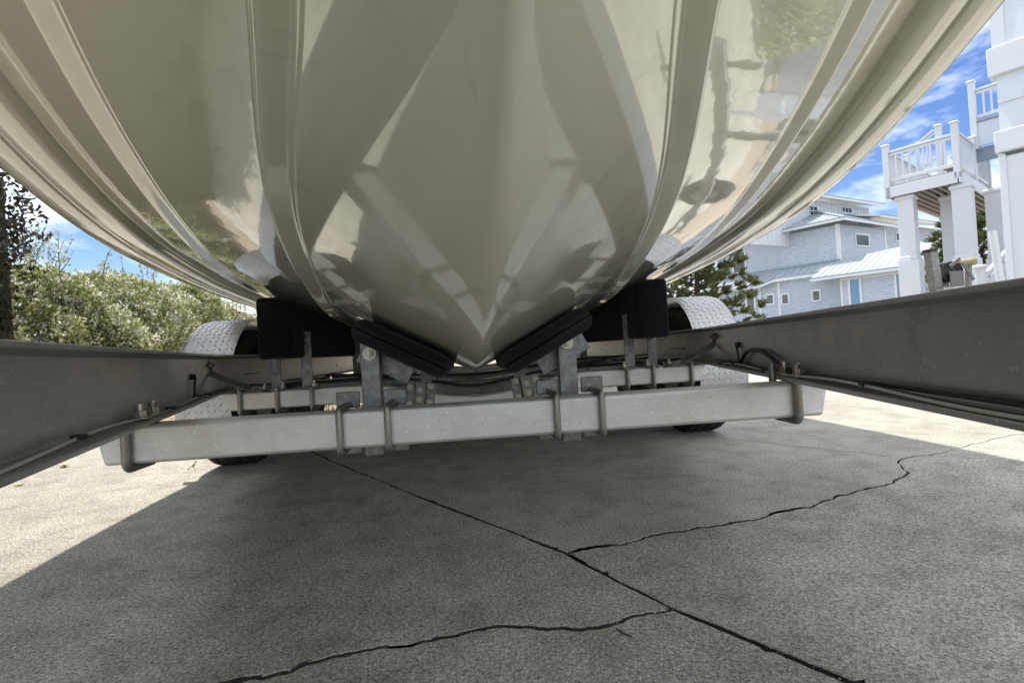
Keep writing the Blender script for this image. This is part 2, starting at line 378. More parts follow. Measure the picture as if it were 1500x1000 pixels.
# the joint, with its worn edges
jn = [ij(4.6, 0), ij(2.9, 0.0), np.array([-0.728, 2.603]), np.array([-0.114, 1.665]), np.array([0.192, 1.21]), np.array([0.338, 0.917]), np.array([0.505, 0.672]), ij(-4, 0)]
i_split1 = np.array([0.192, 1.21]); i_split2 = np.array([0.338, 0.917])
ja = jag(jn[:5], 0.010, 6, 3); jb = jag(jn[4:6], 0.012, 5, 4); jc = jag(jn[5:], 0.009, 7, 5)
cr1 = jag([i_split1, (0.36, 1.245), (0.527, 1.291), (0.68, 1.32), (0.831, 1.368), (0.97, 1.415), (1.111, 1.473), (1.292, 1.531), (1.35, 1.575), (1.425, 1.625), (1.455, 1.685), (1.49, 1.745), (1.56, 1.80), (1.66, 1.82), (1.78, 1.85), (2.1, 1.98), (2.5, 2.06), (3.0, 2.25), ij(0.04, 3.4)], 0.10, 4, 6)
cr2 = jag([i_split2, (0.22, 0.893), (0.101, 0.897), (-0.016, 0.917), (-0.086, 0.899), (-0.131, 0.887), (-0.291, 0.867), (-0.414, 0.837), (-0.8, 0.79), (-1.3, 0.70), (-1.9, 0.74), ij(1.0, -3.3)], 0.10, 4, 8)
G, K_ = 0.0060, 0.0028
E1 = ij(2.9, 3.4); E2 = ij(-4, 3.4); W1_ = ij(4.6, -3.3); W2_ = ij(-4, -3.3)
JR = [p + BX[:2] * k for p, k in zip(ja + jb[1:] + jc[1:], worn(ja + jb[1:] + jc[1:], G, 7))]; JL = [p - BX[:2] * k for p, k in zip(ja + jb[1:] + jc[1:], worn(ja + jb[1:] + jc[1:], G, 9))]
na, nb = len(ja), len(ja) + len(jb) - 1
JR[na - 1] = ja[-1] + BX[:2] * G; JL[nb - 1] = jb[-1] - BX[:2] * G
slab([ij(2.9, 0) + BX[:2] * G] + [p for p in JR[:na] if (p - J0[:2]) @ AX[:2] < 2.88] + off(cr1, worn(cr1, K_, 1, (1.3, 1.9)))[1:] + [E1], 0.0)     # right of the joint, beyond its crack
slab(off(cr1, worn(cr1, -K_, 2, (1.3, 1.9)))[::-1] + JR[na:] + [E2], -0.002)                                                                      # right of the joint, near
slab(JL[:nb] + off(cr2, worn(cr2, -K_, 3))[1:] + [W1_], 0.001)                                                                                   # left of the joint, far
slab(off(cr2, worn(cr2, K_, 4))[::-1] + JL[nb:] + [W2_], -0.001)                                                                                 # left of the joint, near
gp = 0.006
mb = MB()
for PL, wd_ in ((ja + jb[1:] + jc[1:], 0.012), (cr1, 0.012), (cr2, 0.012)):
    A_ = off(PL, wd_); B_ = off(PL, -wd_)
    mb.add([(*p, -0.016) for p in A_] + [(*p, -0.016) for p in B_], [(i, i + 1, len(A_) + i + 1, len(A_) + i) for i in range(len(A_) - 1)])
mb.build('joint_dirt', CRK, drive)['kind'] = 'stuff'
for (i0, i1, j0, j1) in [(-4, 2.9, 3.4, 6.8), (-4, 2.9, 6.8, 9.6), (-9, -4, -3.3, 0), (-9, -4, 0, 3.4), (-9, -4, 3.4, 6.8), (-9, -4, 6.8, 9.6), (-14, -9, -3.3, 0), (-14, -9, 0, 3.4), (-14, -9, 3.4, 6.8)]:
    slab([ij(i0 + gp, j0 + gp), ij(i1 - gp, j0 + gp), ij(i1 - gp, j1 - gp), ij(i0 + gp, j1 - gp)], 0.0)
# hairline crack running on to the right, drawn as a flat dark strip just above the slab
hl = jag([(0.95, 2.75), (1.2, 2.35), (1.36, 2.1), (1.53, 1.84)], 0.08, 5, 12)
mb = MB(); A_ = off(hl, 0.0016); B_ = off(hl, -0.0016)
mb.add([(*p, 0.0012) for p in A_] + [(*p, 0.0012) for p in B_], [(i, i + 1, len(A_) + i + 1, len(A_) + i) for i in range(len(A_) - 1)])
mb.build('hairline_crack', CRK, drive)
gpt = lambda px, py: (CAM + ray(px, py) * (-CAM[2] / ray(px, py)[2]))[:2]
hl = jag([gpt(903, 921), gpt(926, 933)], 0.10, 4, 14); mb = MB(); A_ = off(hl, 0.0022); B_ = off(hl, -0.0022)
mb.add([(*p, 0.0012) for p in A_] + [(*p, 0.0012) for p in B_], [(i, i + 1, len(A_) + i + 1, len(A_) + i) for i in range(len(A_) - 1)])
mb.build('hairline_crack', CRK, drive)

# crumbs of grit lying along the joint and cracks and scattered on the slabs
mb = MB(); r = random.Random(77)
def crumb(x, y, s_):
    q = [(x + r.uniform(-s_, s_), y + r.uniform(-s_, s_), 0.0005) for _ in range(3)]; mb.add(q + [(x, y, s_ * 0.9)], [(0, 1, 3), (1, 2, 3), (2, 0, 3)])
for PL, n_ in ((jb + jc, 260), (ja, 120), (cr1, 200), (cr2, 200)):
    for _ in range(n_):
        p = r.choice(PL); crumb(p[0] + r.gauss(0, 0.012), p[1] + r.gauss(0, 0.012), r.uniform(0.001, 0.0032))
for _ in range(900): crumb(r.uniform(-2.4, 2.6), r.uniform(0.5, 3.2), r.uniform(0.001, 0.003))
cb = mb.build('grit', painted('grit_crumbs', (0.40, 0.38, 0.33), 0.9, 0.5, 60), drive, smooth=False); cb['kind'] = 'stuff'

# ------------------------------------------------------------------ boat
def ec(y): return 0.042 - 0.025 * y                  # keel plane, the boat sits slightly askew
boat = empty('boat'); tag(boat, 'cream white fibreglass V-hull boat resting on the trailer bunks', 'boat')
def zk(y):
    t = np.maximum(0, 1.3 - np.asarray(y, float) / 1.226); return 0.43 + 0.16 * t ** 2 + 0.07 * t ** 3
def tb(y):
    t = np.maximum(0, 2.6 - np.asarray(y, float) / 1.226); return 0.36 + 0.045 * t + 0.022 * t ** 3
KR = 0.009
def surf(x, y): return zk(y) + tb(y) * (np.sqrt(x * x + KR * KR) - KR)
YB = [-1.3, -1.0, -0.6, 0, 0.4, 0.68, 0.85, 1.0, 1.4, 2.0, 2.6, 3.2, 5, 7.2]
chi = spline(YB, [0.03, 0.14, 0.29, 0.47, 0.575, 0.645, 0.69, 0.73, 0.825, 0.965, 1.055, 1.11, 1.15, 1.15])
s1 = spline([-0.9, -0.5, -0.1, 0.2, 0.39, 0.5, 0.65, 0.8, 0.96, 1.2, 1.6, 2.2, 3.0, 4.5], [0.0, 0.012, 0.045, 0.095, 0.145, 0.183, 0.232, 0.268, 0.293, 0.325, 0.375, 0.44, 0.50, 0.54])
s2 = spline([-0.9, -0.5, 0, 0.3, 0.57, 0.67, 0.8, 0.98, 1.2, 1.6, 2.4, 3.2, 4.5], [0.03, 0.11, 0.26, 0.35, 0.437, 0.47, 0.507, 0.552, 0.60, 0.68, 0.80, 0.86, 0.88])
gxs = spline([-1.45, -1.1, -0.6, 0, 0.7, 1.4, 2.2, 4, 7.2], [0.02, 0.33, 0.68, 0.98, 1.25, 1.42, 1.49, 1.5, 1.48])
gzs = spline([-1.45, -1.0, 0, 0.7, 1.4, 2.2, 4, 7.2], [2.75, 2.68, 2.45, 2.25, 2.14, 2.08, 2.06, 2.05])
ST = np.concatenate([np.linspace(-1.3, 1.6, 88), np.linspace(1.65, 7.2, 50)])
def skin(name, sec, par, side=None, stations=ST, m=None):
    """sec(y) -> list of (x,z) with x relative to the keel plane; builds a strip mesh"""
    vs = []; k = None
    for y in stations:
        q = sec(y); k = len(q); vs += [(ec(y) + x, y, z) for x, z in q]
    n = len(stations); fs = [(i * k + j, i * k + j + 1, (i + 1) * k + j + 1, (i + 1) * k + j) for i in range(n - 1) for j in range(k - 1)]
    mb = MB(); mb.add(vs, fs); return mb.build(name, m or M['gel'], par, angle=75)
def bottom(y):
    c = float(chi(y)); t = np.linspace(0, 1, 26) ** 1.6
    xs = np.concatenate([-(t * c)[::-1][:-1], t * c]); return [(x, float(surf(x, y))) for x in xs]
hull = skin('hull_bottom', bottom, boat)
for s in (-1, 1):
    def strake(fn, wd0, y0=-0.75):
        def sec(y):
            k = min(1.0, max(0.05, (y - y0) / 0.6)); wd = wd0 * k; x0 = float(fn(y)); S = lambda x: float(surf(x, y)); b = float(tb(y))
            zl = S(x0 + 0.004 * k); xo = x0 + wd
            q = [(x0 - 0.006 * k, S(x0 - 0.006 * k) + 0.001), (x0 - 0.004 * k, S(x0 - 0.004 * k) - 0.0004), (x0, S(x0) - 0.0006), (x0 + 0.004 * k, zl - 0.0004), (x0 + 0.008 * k, zl)]
            q += [(x0 + 0.008 * k + (xo - x0 - 0.014 * k) * i / 4, zl + 0.02 * wd * i / 4) for i in range(1, 5)]
            rr = 0.007 * k; ztop = S(xo + 0.012 * k) + 0.002; zc = q[-1][1] + rr
            for a_ in (0.35, 0.7, 1.05, 1.4): q.append((xo - 0.006 * k + rr * math.sin(a_), zc - rr * math.cos(a_)))
            xe = q[-1][0]
            if ztop < zc + 0.002: ztop = zc + 0.002
            q += [(xe + 0.001, zc + (ztop - zc) * 0.55), (xe + 0.003 * k, zc + (ztop - zc) * 0.85), (xe + 0.010 * k, ztop - 0.001), (xe + 0.02 * k, S(xe + 0.02 * k) + 0.002)]
            return [(s * x, z) for x, z in q]
        return sec
    skin('strake', strake(s1, 0.036), boat, stations=np.linspace(-0.7, 4.4, 150))
    skin('strake', strake(s2, 0.036), boat, stations=np.linspace(-0.7, 4.4, 150))
    def chine(y):
        c = float(chi(y)); z = float(surf(c, y)); k = min(1.0, max(0.05, (y + 1.3) / 0.7)); W = 0.122 * k; d = 0.024 * k
        q = [(c - 0.008 * k, float(surf(c - 0.008 * k, y)) + 0.002), (c - 0.003 * k, float(surf(c - 0.003 * k, y)) - 0.001), (c + 0.001 * k, z - d * 0.30), (c + 0.004 * k, z - d * 0.65), (c + 0.010 * k, z - d * 0.82),
             (c + 0.024 * k, z - d * 0.88), (c + W * 0.46, z - d * 0.90), (c + W * 0.475, z - d * 0.84), (c + W * 0.49, z - d * 0.84), (c + W * 0.505, z - d * 0.95), (c + W * 0.53, z - d * 1.0), (c + W * 0.75, z - d * 0.86), (c + W * 0.93, z - d * 0.70), (c + W * 0.985, z - d * 0.58), (c + W * 1.015, z - d * 0.30), (c + W * 1.025, z + d * 0.1)]
        return [(s * x, zz) for x, zz in q]
    skin('chine', chine, boat)
    def side(y):
        x0, z0 = chine(y)[-1]; x0 = abs(x0); xg, zg = float(gxs(y)), float(gzs(y)); zg = max(zg, z0 + 0.05); xg = max(xg, x0 + 0.01)
        return [(s * (x0 + (xg - x0) * (t ** 1.15)), z0 + (zg - z0) * t) for t in np.linspace(0, 1, 14)]
    skin('topside', side, boat)
    rr_ = MB(); rr_.tube([(ec(y) + s * (max(float(gxs(y)), abs(chine(y)[-1][0]) + 0.01) + 0.005), y, max(float(gzs(y)), chine(y)[-1][1] + 0.05)) for y in np.linspace(-1.3, 7.2, 60)], 0.022, 8)
    rr_.build('rub_rail', M['blackp'], boat)
dk = MB(); ys_ = np.linspace(-1.3, 7.2, 50); k5 = np.linspace(-1, 1, 9)
vs = []
for y in ys_:
    hw = max(float(gxs(y)), float(chi(y)) + 0.14 * min(1, max(0.05, (y + 1.3) / 0.7))); zz = max(float(gzs(y)), float(surf(float(chi(y)), y)) + 0.05)
    vs += [(ec(y) + hw * t, y, zz + 0.06 * (1 - t * t)) for t in k5]
dk.add(vs, [(i * 9 + j, i * 9 + j + 1, (i + 1) * 9 + j + 1, (i + 1) * 9 + j) for i in range(49) for j in range(8)])
dk.build('deck', M['gel'], boat)  # unseen cap added to keep sunlight out of the hull
tr = MB(); tr.add([(ec(7.2) + x, 7.2, z) for x, z in bottom(7.2)] + [(ec(7.2) + 1.48, 7.2, 2.05), (ec(7.2) - 1.48, 7.2, 2.05)], [tuple(range(53))]); tr.build('transom', M['gel'], boat)

# ------------------------------------------------------------------ trailer
trailer = empty('boat_trailer'); tag(trailer, 'aluminium I-beam boat trailer carrying the cream hull', 'trailer')
T = trailer
ZB, ZT = 0.375, 0.525
prof = [(-0.045, ZB), (0.045, ZB), (0.045, ZB + 0.008), (0.006, ZB + 0.013), (0.006, ZT - 0.013), (0.045, ZT - 0.008), (0.045, ZT), (-0.045, ZT), (-0.045, ZT - 0.008), (-0.006, ZT - 0.013), (-0.006, ZB + 0.013), (-0.045, ZB + 0.008)]
def RXX(s, y): return min((0.345 + 0.317 * y) if s < 0 else (0.455 + 0.263 * y), 0.995)
rails = {}
for s in (-1, 1):
    pth = [(s * RXX(s, -0.91), -0.91), (s * RXX(s, 0.5), 0.5), (s * RXX(s, 1.98), 1.98), (s * 0.992, 2.07), (s * 0.995, 2.18), (s * 0.995, 6.6)]
    mb = MB(); mb.sweep(pth, prof); rails[s] = mb.build('frame_rail', M['rail'], T, bevel=0.0018)
mb = MB(); mb.box((0.08, -1.12, 0.45), (0.24, 0.5, 0.13)); tg = mb.build('tongue', M['galv'], T, bevel=0.004)
mb = MB(); mb.box((0, -1.45, 0.47), (0.09, 0.22, 0.08)); mb.cyl((0, -1.55, 0.43), (0, -1.55, 0.53), 0.05); mb.build('coupler', M['galv'], tg, bevel=0.004)
mb = MB(); mb.bar((0.0, -0.95, 0.5), (0.0, -0.98, 1.55), 0.075, 0.075, (0, 1, 0)); wp = mb.build('winch_post', M['rail'], T, bevel=0.003)
mb = MB(); mb.cyl((-0.07, -0.9, 1.45), (0.07, -0.9, 1.45), 0.05); mb.build('bow_roller', M['blackp'], wp)
mb = MB(); mb.box((0, -1.03, 1.3), (0.14, 0.1, 0.14)); mb.cyl((-0.12, -1.05, 1.3), (0.12, -1.05, 1.3), 0.05); mb.build('winch', M['hub'], wp, bevel=0.003)
mb = MB(); mb.cyl((0.14, -1.2, 0.09), (0.14, -1.2, 0.75), 0.03); jk = mb.build('jack', M['galv'], T)
mb = MB(); mb.cyl((0.10, -1.2, 0.085), (0.18, -1.2, 0.085), 0.085, 20); mb.build('jack_wheel', M['blackp'], jk)

def nut(mb, p, ax, r=0.011, h=0.009):
    p = np.asarray(p, float); ax = np.asarray(ax, float); mb.tube([p, p + ax * h], r, 6)
def bolt(p, ax, par, r=0.011, h=0.010, stud=0.012, name='bolt', washer=True):
    mb = MB(); p = np.asarray(p, float); ax = np.asarray(ax, float); ax = ax / np.linalg.norm(ax)
    if washer: mb.tube([p, p + ax * 0.003], r * 1.5, 14); p = p + ax * 0.003
    nut(mb, p, ax, r, h)
    if stud: mb.tube([p + ax * h, p + ax * (h + stud)], r * 0.55, 10)
    return mb.build(name, M['steel'], par, bevel=0.0008)
def ubolt(x, y0, y1, z0, z1, r, par, legs=0.0, back=True):
    """U-bolt whose bow stands in front of the tube (y0) and whose legs run back to y1"""
    pts = []; c = 0.012
    yb = y1 if back else y1
    pts.append((x, yb, z1)); 
    for a_ in np.linspace(0, math.pi / 2, 5): pts.append((x, y0 + c - c * math.sin(a_), z1 - c + c * math.cos(a_)))
    for a_ in np.linspace(0, math.pi / 2, 5): pts.append((x, y0 + c - c * math.cos(a_), z0 + c - c * math.sin(a_)))
    pts.append((x, yb, z0)); mb = MB(); mb.tube(pts, r, 12); return mb.build('u_bolt', M['ubolt'], par)
def uclamp(x, y0, y1, z0, z1, r, par):
    """U-bolt hung from above: bow under the tube, legs up its front and back"""
    c = 0.014; pts = [(x, y0, z1)]
    for a_ in np.linspace(0, math.pi / 2, 5): pts.append((x, y0 + c - c * math.cos(a_), z0 + c - c * math.sin(a_)))
    for a_ in np.linspace(0, math.pi / 2, 5): pts.append((x, y1 - c + c * math.sin(a_), z0 + c - c * math.cos(a_)))
    pts.append((x, y1, z1)); mb = MB(); mb.tube(pts, r, 12); return mb.build('u_bolt', M['ubolt'], par)

# crossmember nearest the camera: straight square tube, ends cut on the slant
TY0, TY1, TZ0, TZ1 = 1.10, 1.176, 0.297, 0.3735
def squaretube(path, y0, y1, hgt, name, m, slant=0.018, bev=0.007):
    """path of (x, ztop)"""
    n = len(path); vs = []
    for i, (x, zt) in enumerate(path):
        dx = slant if i == 0 else (-slant if i == n - 1 else 0)
        vs += [(x, y0, zt), (x, y1, zt), (x + dx, y1, zt - hgt), (x + dx, y0, zt - hgt)]
    fs = [(i * 4 + j, (i + 1) * 4 + j, (i + 1) * 4 + (j + 1) % 4, i * 4 + (j + 1) % 4) for i in range(n - 1) for j in range(4)]
    fs += [(0, 1, 2, 3), tuple((n - 1) * 4 + j for j in (3, 2, 1, 0))]
    mb = MB(); mb.add(vs, fs); return mb.build(name, m, T, bevel=bev, seg=3)
cm1 = squaretube([(-0.762, TZ1), (-0.3, TZ1), (0.3, TZ1), (0.79, TZ1)], TY0, TY1, 0.0765, 'crossmember', M['tubealu'])
for s in (-1, 1):
    xr = s * (RXX(s, 1.13) + 0.015) * (1.0)
    u_ = uclamp(s * 0.695 + (0.015 if s > 0 else 0.0), TY0 - 0.009, TY1 + 0.009, TZ0 - 0.008, ZB + 0.04, 0.0085, cm1)
    for yy in (TY0 - 0.009, TY1 + 0.009): bolt((s * (RXX(s, yy) - 0.026), yy, ZB + 0.0135), (0, 0, 1), rails[s], 0.013, 0.013, 0.014)
# front keel pads on their galvanised posts
def hat(par, cx, y, z0, z1, w_in, w_fl, dep, tilt=0.0, name='bracket_plate'):
    """hat channel: raised middle, flanges either side"""
    pts = [(-w_in / 2 - w_fl, 0), (-w_in / 2, 0), (-w_in / 2 + 0.004, -dep), (w_in / 2 - 0.004, -dep), (w_in / 2, 0), (w_in / 2 + w_fl, 0), (w_in / 2 + w_fl, 0.005), (w_in / 2 - 0.004, 0.005), (w_in / 2 - 0.008, -dep + 0.005), (-w_in / 2 + 0.008, -dep + 0.005), (-w_in / 2 + 0.004, 0.005), (-w_in / 2 - w_fl, 0.005)]
    mb = MB(); ct, st = math.cos(tilt), math.sin(tilt)
    base = [np.array([cx + x * ct + 0, y + d, z0 - x * st]) for x, d in pts]
    mb.prism(base, np.array([st, 0, ct]) * (z1 - z0)); return mb.build(name, M['galv'], par, bevel=0.0015)
def pad(cx, cz, ang, y0, y1, wd, th, par):
    """carpet covered board with rounded edges, running fore and aft"""
    mb = MB(); ex = np.array([math.cos(ang), 0, math.sin(ang)]); ez = np.array([-math.sin(ang), 0, math.cos(ang)]); vs = []
    ring = []
    for (sx_, sz_, a0) in ((1, 1, 0), (-1, 1, 90), (-1, -1, 180), (1, -1, 270)):
        for a_ in (0, 22, 45, 68, 90):
            t = math.radians(a0 + a_); r_ = min(0.022, th * 0.45); ring.append((sx_ * (wd / 2 - r_) + r_ * math.cos(t), sz_ * (th / 2 - r_) + r_ * math.sin(t)))
    k = len(ring)
    for (y, sc_) in ((y0, 0.86), (y0 + 0.004, 0.95), (y0 + 0.014, 1.0), (y1 - 0.01, 1.0), (y1, 0.92)):
        for (a_, b_) in ring: 
            vs.append(np.array([cx, y, cz]) + ex * (a_ - math.copysign((1 - sc_) * 0.03, a_)) + ez * (b_ - math.copysign((1 - sc_) * 0.03, b_)))
    fs = [(i * k + j, i * k + (j + 1) % k, (i + 1) * k + (j + 1) % k, (i + 1) * k + j) for i in range(4) for j in range(k)] + [tuple(range(k)), tuple(4 * k + j for j in range(k))[::-1]]
    mb.add(vs, fs); return mb.build('bunk_pad', M['carpet'], par, angle=60)
for s in (-1, 1):
    xc = s * 0.222 - (0.008 if s < 0 else 0.0); yp = TY1 + 0.004
    mb = MB(); pw = 0.042
    mb.box((xc, yp + 0.018, 0.39), (pw, 0.005, 0.255)); mb.box((xc - pw / 2 + 0.0025, yp + 0.034, 0.39), (0.005, 0.032, 0.252)); mb.box((xc + pw / 2 - 0.0025, yp + 0.034, 0.39), (0.005, 0.032, 0.252))
    post = mb.build('pad_post', M['galv'], T, bevel=0.0018)
    for dx in (-0.052, 0.052):
        for zz, hh in ((0.396, 0.036), (0.281, 0.030)):
            mb = MB(); mb.box((xc + dx, yp + 0.012, zz - (0.004 if zz > 0.3 else -0.004)), (0.052, 0.006, hh)); mb.build('clamp_plate', M['galv'], post, bevel=0.0035)
        ubolt(xc + dx * 0.94, TY0 - 0.0075, TY1 + 0.03, TZ0 - 0.007, TZ1 + 0.0075, 0.0072, post)
    bolt((xc, yp + 0.015, 0.492), (0, -1, 0), post, 0.0105, 0.009, 0.007)
    # pivoting saddle: an angle bolted to the post carrying the pad
    x0 = 0.008 + s * 0.153; ang = -s * -1 * math.atan(0.53)
    yc = 1.17; zs = float(surf(0.16, yc)) - 0.034
    pad(x0, zs, ang, 1.075, 1.42, 0.215, 0.050, post)
    ex = np.array([math.cos(ang), 0, math.sin(ang)]); ez = np.array([-math.sin(ang), 0, math.cos(ang)])
    c_ = np.array([x0, 0, zs]) - ez * 0.036 - ex * s * -1 * 0.0
    mb = MB(); mb.box(c_ + np.array([0, yp + 0.10, 0]) + ex * s * 0.04, (0.085, 0.09, 0.005), (ex, np.array([0, 1.0, 0]), ez)); mb.box(c_ + np.array([0, yp + 0.056, 0]) - ez * 0.021 + ex * s * 0.035, (0.13, 0.005, 0.042), (ex, np.array([0, 1.0, 0]), ez))
    mb.build('saddle', M['galv'], post, bevel=0.0018)

# second crossmember, dropped to a V in the middle, and the ones behind it
CY0, CY1 = 2.12, 2.19
cm2 = squaretube([(-0.985, 0.3735), (-0.44, 0.3735), (-0.36, 0.366), (-0.1, 0.31), (0.01, 0.300), (0.12, 0.31), (0.36, 0.364), (0.46, 0.3735), (0.985, 0.3735)], CY0, CY1, 0.07, 'crossmember', M['tubealu'], 0.028)
rear = []
for k, yy in enumerate((2.95, 3.75, 4.6, 5.5)):
    dz = 0.0
    rear.append(squaretube([(-1.0, 0.3735), (-0.5, 0.3735), (-0.38, 0.36), (0.01, 0.315 - 0.0 * k), (0.4, 0.36), (0.52, 0.3735), (1.0, 0.3735)], yy, yy + 0.07, 0.07, 'crossmember', M['rail'], 0.02))
    for xx in (-0.62, -0.2, 0.03, 0.26, 0.66):
        zt = float(np.interp(xx, [-1.0, -0.5, -0.38, 0.01, 0.4, 0.52, 1.0], [0.3735, 0.3735, 0.36, 0.315, 0.36, 0.3735, 0.3735]))
        mb = MB(); mb.box((xx, yy + 0.035, zt - 0.035), (0.008, 0.078, 0.078)); mb.build('cable_tie', M['blackp'], rear[-1])
# brake line along the second crossmember line and cables slung between
def sag(pts, r, name, m, par, seg=6):
    P = np.array(pts, float); t = np.linspace(0, 1, len(P)); g_ = [spline(np.arange(len(P)), P[:, k]) for k in range(3)]
    u = np.linspace(0, len(P) - 1, len(P) * 7); mb = MB(); mb.tube([(g_[0](x), g_[1](x), g_[2](x)) for x in u], r, seg); return mb.build(name, m, par)
sag([(-0.95, 2.30, 0.392), (-0.7, 2.34, 0.386), (-0.35, 2.36, 0.382), (-0.1, 2.32, 0.345), (0.06, 2.32, 0.335), (0.3, 2.36, 0.372), (0.6, 2.33, 0.386), (0.95, 2.30, 0.392)], 0.007, 'brake_line', M['cable'], cm2)
sag([(-0.8, 2.9, 0.40), (-0.5, 2.86, 0.385), (-0.2, 2.84, 0.37), (0.1, 2.86, 0.36), (0.5, 2.84, 0.40), (0.9, 2.9, 0.405)], 0.008, 'brake_line', M['cable'], rear[0])
sag([(0.30, 2.16, 0.47), (0.36, 2.3, 0.42), (0.5, 2.4, 0.40), (0.7, 2.5, 0.41), (0.9, 2.5, 0.42)], 0.005, 'brake_line', M['cable'], cm2)
sag([(0.26, 2.2, 0.46), (0.34, 2.3, 0.40), (0.52, 2.42, 0.39), (0.75, 2.5, 0.40), (0.9, 2.55, 0.40)], 0.005, 'brake_line', M['cable'], cm2)

# centre brackets on the second crossmember with the rear keel pads
for s in (-1, 1):
    tl = s * 0.12; cx = s * 0.222
    h_ = hat(T, cx, CY0 - 0.004, 0.268, 0.372, 0.046, 0.036, 0.016, -tl, 'bracket_plate')
    for dx, dz, dd in ((0, 0.075, 0.016), (0, 0.035, 0.016), (-0.04, 0.085, 0), (0.04, 0.085, 0), (-0.04, 0.02, 0), (0.04, 0.02, 0)):
        bolt((cx + dx - tl * dz, CY0 - 0.005 - dd, 0.268 + dz), (0, -1, 0), h_, 0.0085, 0.007, 0.004)
    mb = MB(); mb.bar((cx - s * 0.01, CY1 + 0.012, 0.30), (cx - s * 0.035, CY1 + 0.012, 0.43), 0.05, 0.005, (0, 1, 0)); mb.box((cx - s * 0.035, CY1 + 0.02, 0.428), (0.10, 0.06, 0.005)); mb.box((cx - s * 0.035, CY1 - 0.01, 0.415), (0.09, 0.005, 0.025)); mb.build('saddle', M['galv'], h_, bevel=0.0015)

